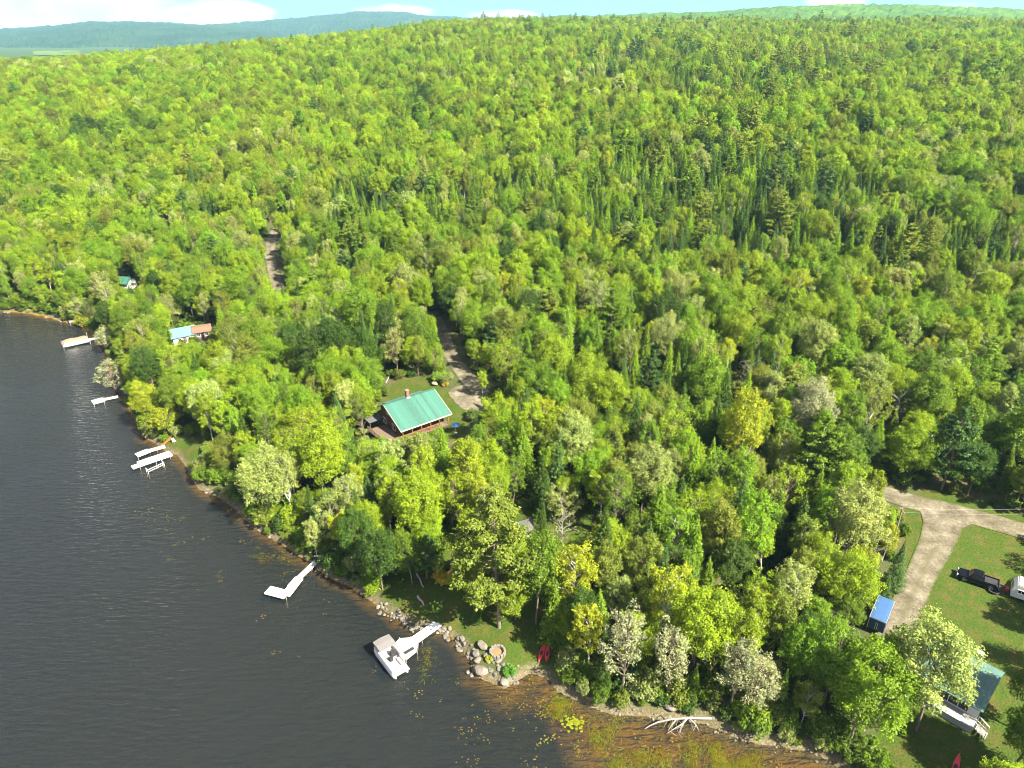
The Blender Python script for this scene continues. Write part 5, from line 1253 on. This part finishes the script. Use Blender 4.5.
def far_rows(y0, y1, step, lod, smul):
    q = candidates(y0, y1, step, -.86, .86); x, y = q[:, 0], q[:, 1]
    d = shore_d(x, y); u = x / y; keep = (d > 2) & (y < np.interp(u, CU, CD) * 1.35)
    # open strips seen in the photo: the small pale field high on the slope
    x, y = x[keep], y[keep]; h = height(x, y); cfv = fbm(x / 120, y / 120, 71, 3); big = fbm(x / 60, y / 60, 33, 3); px = 512 + F * x / (y * CP)
    clear = ((px > 582) & (px < 618) & (np.abs(y - 720) < 22)) if y0 < 720 < y1 else np.zeros(len(x), bool)
    for i in range(len(x)):
        if clear[i]: continue
        mid = math.exp(-((px[i] - 690) / 280) ** 2)
        conif = (.10 + .36 * mid) + 1.3 * max(0, cfv[i] - .47) * (.35 + .65 * mid)
        h2 = RNG.random(2); h2[0] = min(.999, max(0, .42 * h2[0] + 1.25 * (big[i] - .27)))
        k, c = pick_kind(x[i], y[i], 99, conif, h2, RNG.random())
        s = RNG.uniform(.58, 1.1) * smul * (.9 if k in ('spruce',) else 1)
        if k == 'pine' and RNG.random() < .06: s *= 1.2
        rows.append((x[i], y[i], h[i] - .3, pidx[(lod, k, int(RNG.integers(len(SHAPES[k]))))], RNG.uniform(0, 6.28), s, *(LEAF_GAIN * np.array(TINT[c]) * RNG.uniform(.66, 1.3) * RNG.uniform(.95, 1.05, 3))))
far_rows(330, 560, 5.3, 1, .95); far_rows(560, 1100, 5.9, 2, .95); far_rows(1100, 2300, 8.2, 2, 1.1)
A = np.array(rows); print('forest trees', len(A))
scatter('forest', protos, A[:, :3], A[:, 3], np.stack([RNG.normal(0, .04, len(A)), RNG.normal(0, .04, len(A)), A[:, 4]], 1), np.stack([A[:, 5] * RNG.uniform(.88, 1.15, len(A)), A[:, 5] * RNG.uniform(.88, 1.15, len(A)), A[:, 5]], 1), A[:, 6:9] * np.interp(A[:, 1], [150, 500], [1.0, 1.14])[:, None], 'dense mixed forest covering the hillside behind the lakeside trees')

# ------------------------------------------------------------------ undergrowth along the shore and under the trees
sp_ = [bpy.data.objects.new('shrub_%02d' % i, joined('s', s[4], 'bark').data) for i, s in enumerate(SHAPES['shrub'])]
q = np.concatenate([candidates(45, 200, 1.7, -.95, .95), candidates(200, 226, 1.6, -.9, -.45)]); x, y = q[:, 0], q[:, 1]; d = shore_d(x, y); lw = np.zeros(len(x), bool)
for pl in LAWNS: lw |= in_poly(x, y, pl)
keep = (d > .15) & road_clear(x, y) & ~lw & (RNG.random(len(x)) < np.where(d < 5, 1.0, .4))
x, y, d = x[keep], y[keep], d[keep]; z = height(x, y); rows = []
for i in range(len(x)):
    if any((x[i] - a) ** 2 + (y[i] - b) ** 2 < c * c * .8 for a, b, c in SOLID): continue
    s = RNG.uniform(.35, .95) * (1 if d[i] > 6 else 1.25 if d[i] > 1.2 else .7)
    if y[i] < 150 and sees_open(x[i], y[i], z[i], 2.2 * s, 1.4 * s, 0): 
        s *= .4
        if sees_open(x[i], y[i], z[i], 2.2 * s, 1.4 * s, 0): continue
    c = ['mid green', 'bright green', 'lime green', 'dark green', 'olive green', 'mid green', 'pale green'][int(RNG.integers(7))]
    rows.append((x[i], y[i], z[i] - .05, int(RNG.integers(4)), RNG.uniform(0, 6.28), s, *(np.array(TINT[c]) * RNG.uniform(.8, 1.15))))
A = np.array(rows); print('shrubs', len(A))
scatter('undergrowth', sp_, A[:, :3], A[:, 3], np.stack([A[:, 4] * 0, A[:, 4] * 0, A[:, 4]], 1), np.stack([A[:, 5]] * 3, 1), A[:, 6:9], 'low green undergrowth along the lake shore and below the trees')

# ------------------------------------------------------------------ water plants
def pad_mesh(seed, n, spread, r):
    rg = np.random.default_rng(seed); V = []; Fq = []
    for _ in range(n):
        c = rg.normal(0, spread, 2); rr = r * rg.uniform(.6, 1.3); a0 = rg.uniform(0, 6.28); o = len(V)
        k = 8; zz = .012 + rg.uniform(0, .05)
        V += [(c[0] + rr * math.cos(a0 + i * 5.9 / k), c[1] + rr * .85 * math.sin(a0 + i * 5.9 / k), zz + .01 * math.sin(i * 2)) for i in range(k)]
        Fq += [(o, o + 1, o + 2, o + 3), (o, o + 3, o + 4, o + 7), (o + 4, o + 5, o + 6, o + 7)]
    return np.array(V), np.array(Fq)
M['pad'] = leaf_material()
pads = []
for i, (n, s) in enumerate(((1, .0), (3, .3), (6, .5), (10, .8))):
    V, Fq = pad_mesh(i, n, s, .10); pads.append(bpy.data.objects.new('lily_%d' % i, np_mesh('lily', V, Fq, [M['pad']], fattr={'leaf_age': np.random.default_rng(i).uniform(.3, .9, len(Fq))})))
rows = []
def pads_in(poly, n, big):
    xs = [p[0] for p in poly]; ys = [p[1] for p in poly]; k = 0
    while k < n:
        px, py = RNG.uniform(min(xs), max(xs)), RNG.uniform(min(ys), max(ys))
        if not in_poly([px], [py], poly)[0]: continue
        k += 1; w_ = P(px, py)
        if float(shore_d([w_[0]], [w_[1]])[0]) > -.6: continue
        m_ = int(RNG.integers(1, 5)); o_ = RNG.normal(0, 1.0, (m_, 2))
        for q in o_: rows.append((w_[0] + q[0], w_[1] + q[1], 0, int(RNG.choice(4, p=[.5, .3, .15, .05]) if big < 2 else RNG.integers(1, 4)), RNG.uniform(0, 6.28), RNG.uniform(.6, 1.25), .34 * RNG.uniform(.35, .55), .21 * RNG.uniform(.5, .75), .015))
pads_in([(190, 490), (300, 560), (260, 620), (150, 560), (130, 500)], 12, 0); pads_in([(230, 540), (320, 600), (400, 640), (480, 690), (560, 700), (560, 768), (420, 768), (250, 660)], 18, 1)
pads_in([(430, 650), (475, 690), (560, 700), (600, 730), (580, 768), (480, 768), (430, 700)], 22, 1); pads_in([(540, 695), (600, 712), (740, 745), (830, 768), (560, 768)], 14, 2); pads_in([(255, 540), (310, 565), (300, 580), (250, 555)], 8, 1)
A = np.array(rows)
scatter('lily_pads', pads, A[:, :3], A[:, 3], np.stack([A[:, 4] * 0, A[:, 4] * 0, A[:, 4]], 1), np.stack([A[:, 5]] * 3, 1), A[:, 6:9], 'yellow lily pads floating in loose drifts near the shore')
# reeds: leaning yellow blades in the shallows
rd = []
for i in range(4):
    rg = np.random.default_rng(50 + i); V = []; Fq = []
    for _ in range(16):
        c = rg.normal(0, .5, 2); L_ = rg.uniform(.5, 1.1); a = rg.normal(-2.2, .5); d_ = np.array([math.cos(a), math.sin(a)]); w_ = .028; nrm = np.array([-d_[1], d_[0]]); o = len(V)
        for t, z in ((0, -.05), (.5, .12), (1, .06)):
            p = c + d_ * L_ * t; ww = w_ * (1 - .6 * t); V += [(p[0] - nrm[0] * ww, p[1] - nrm[1] * ww, z), (p[0] + nrm[0] * ww, p[1] + nrm[1] * ww, z + .01)]
        Fq += [(o, o + 1, o + 3, o + 2), (o + 2, o + 3, o + 5, o + 4)]
    rd.append(bpy.data.objects.new('reed_%d' % i, np_mesh('reed', np.array(V), np.array(Fq), [M['pad']], fattr={'leaf_age': rg.uniform(.2, .95, len(Fq))})))
rows = []
for poly, n in (([(585, 712), (640, 722), (660, 732), (720, 742), (770, 768), (600, 768), (560, 735)], 480), ([(545, 695), (572, 700), (575, 716), (548, 712)], 60), ([(700, 745), (760, 750), (800, 768), (720, 768)], 120), ([(255, 545), (300, 562), (290, 572), (255, 556)], 40), ([(420, 640), (440, 650), (440, 680), (425, 690)], 12)):
    xs = [p[0] for p in poly]; ys = [p[1] for p in poly]
    for _ in range(n):
        px, py = RNG.uniform(min(xs), max(xs)), RNG.uniform(min(ys), max(ys))
        if not in_poly([px], [py], poly)[0]: continue
        w_ = P(px, py)
        if float(shore_d([w_[0]], [w_[1]])[0]) > -.4 or vnoise(w_[0] / 1.6, w_[1] / 1.6, 8) < .46: continue
        rows.append((w_[0], w_[1], 0, int(RNG.integers(4)), RNG.normal(0, .3), RNG.uniform(.6, 1.2), .17 * RNG.uniform(.6, 1.2), .17 * RNG.uniform(.6, 1.2), .012))
A = np.array(rows)
scatter('reeds', rd, A[:, :3], A[:, 3], np.stack([A[:, 4] * 0, A[:, 4] * 0, A[:, 4]], 1), np.stack([A[:, 5]] * 3, 1), A[:, 6:9], 'yellow grassy reeds leaning over the brown shallows')
# the one dense round lily clump
V, Fq = pad_mesh(77, 70, .62, .19); w_ = P(575, 722)
o = bpy.data.objects.new('water_plant', np_mesh('water_plant', V, Fq, [M['pad']], fattr={'leaf_age': np.random.default_rng(3).uniform(.35, 1, len(Fq))})); C.objects.link(o); o.location = (w_[0], w_[1], .03); o['tint'] = [.17, .20, .01]
tag(o, 'dense round clump of bright yellow lily pads standing alone in the shallows', 'water plant')
# the yellow bush near the flag, and the flower shrub by the drive
def bush(px, py, s, col, label, v=0):
    g = G(px, py); r_ = thing('bush', label, 'bush', (g[0], g[1], g[2] - .05)); sh_ = SHAPES['shrub'][v]; r_.scale = (s, s, s * .8)
    for me, nm in ((sh_[0], 'stems'), (sh_[1], 'foliage')):
        o = bpy.data.objects.new(nm, me); C.objects.link(o); o.parent = r_
        if nm == 'foliage': o['tint'] = list(col)
bush(443, 581, .95, (.34, .28, .012), 'golden yellow bush on the bare slope above the stone wall'); bush(440, 381, 1.0, (.13, .24, .015), 'bright green bush at the bend of the cabin driveway', 1); bush(445, 386, .6, (.30, .20, .02), 'small orange flowering bush beside the cabin driveway', 2)
bush(509, 672, .7, (.07, .19, .015), 'bright green bush on the rocky point above the rubble stones', 2); bush(489, 661, .42, (.26, .28, .015), 'low yellow bush tucked between the boulders of the point', 2); bush(84, 325, 1.3, (.2, .22, .02), 'yellowish bush over the short dock in the far cove', 1)

# ------------------------------------------------------------------ labels: what tells each tree from the others
ANCHORS = [(415, 408, 'teal-roofed log cabin'), (466, 372, 'cabin driveway'), (290, 582, 'L-shaped dock'), (390, 655, 'pontoon boat'), (428, 630, 'white dock ramp'), (497, 654, 'round fire ring'), (542, 655, 'pair of red kayaks'),
           (672, 722, 'bleached fallen tree'), (883, 610, 'blue box trailer'), (976, 580, 'black pickup truck'), (978, 690, 'white camp with stone chimney'), (935, 530, 'gravel turnout'), (150, 462, 'dock with the boat lift'), (184, 325, 'light blue roofed boathouse'),
           (204, 326, 'brown roofed shed'), (98, 402, 'square swim dock'), (75, 340, 'covered boat'), (127, 280, 'green roofed cottage'), (522, 518, 'grey roofed garden shed'), (275, 262, 'dirt road in the forest'), (443, 577, 'golden yellow bush'), (575, 722, 'round lily clump'), (456, 431, 'blue patio umbrella')]
NTH = ['nearest', 'second nearest', 'third nearest', 'fourth nearest', 'fifth nearest', 'sixth nearest', 'seventh nearest', 'eighth nearest', 'ninth nearest', 'tenth nearest', 'eleventh nearest', 'twelfth nearest']
by = {}
for t in NAMED:
    t['phrase'] = t['col'] + ' ' + LABEL_KIND[t['kind']]; by.setdefault(t['phrase'], []).append(t)
orange = [t for t in NAMED if t['col'] == 'orange tinged']
for t in orange: ANCHORS.append((t['px'], t['py'], 'orange tinged tree'))
tall = max(by['olive green pine tree'], key=lambda t: t['h']) if 'olive green pine tree' in by else None
if tall: ANCHORS.append((tall['px'], tall['py'], 'tall pine on the shore lawn'))
blue = by.get('blue green spruce tree', [])
for ph, ts in by.items():
    if len(ts) == 1:
        ts[0]['label'] = 'the only ' + ph + ' among the trees of the shore and lower slope' if ph != 'orange tinged broadleaf tree' else 'orange tinged young broadleaf tree standing alone in the green canopy'; continue
    opts = {}
    for ax_, ay_, an in ANCHORS:
        for sec in ('behind', 'in front of', 'to the left of', 'to the right of'):
            q = []
            for t in ts:
                dx, dy = t['px'] - ax_, t['py'] - ay_
                if math.hypot(dx, dy) < 3: continue
                s_ = ('to the right of' if dx > 0 else 'to the left of') if abs(dx) > abs(dy) else ('in front of' if dy > 0 else 'behind')
                if s_ == sec: q.append((math.hypot(dx, dy), t))
            q.sort(key=lambda k: k[0])
            for r, (dist, t) in enumerate(q[:12]): opts.setdefault(id(t), []).append((r * 70 + dist * .9, r, sec, an))
    for t in ts:
        o = opts.get(id(t))
        if not o: t['label'] = t['phrase'] + ' deep in the crowded canopy away from every building'; continue
        _, r, sec, an = min(o); t['label'] = NTH[r] + ' ' + t['phrase'] + ' ' + sec + ' the ' + an
if tall: tall['label'] = 'tallest olive green pine tree, standing on the shore lawn above the fire ring'
seen_ = {}
for t in NAMED:
    t['root']['label'] = t['label']; seen_.setdefault(t['label'], []).append(t)
print('label repeats', [(k, len(v)) for k, v in seen_.items() if len(v) > 1][:6])
print(max(len(t['label'].split()) for t in NAMED), [t['label'] for t in NAMED[::40]])
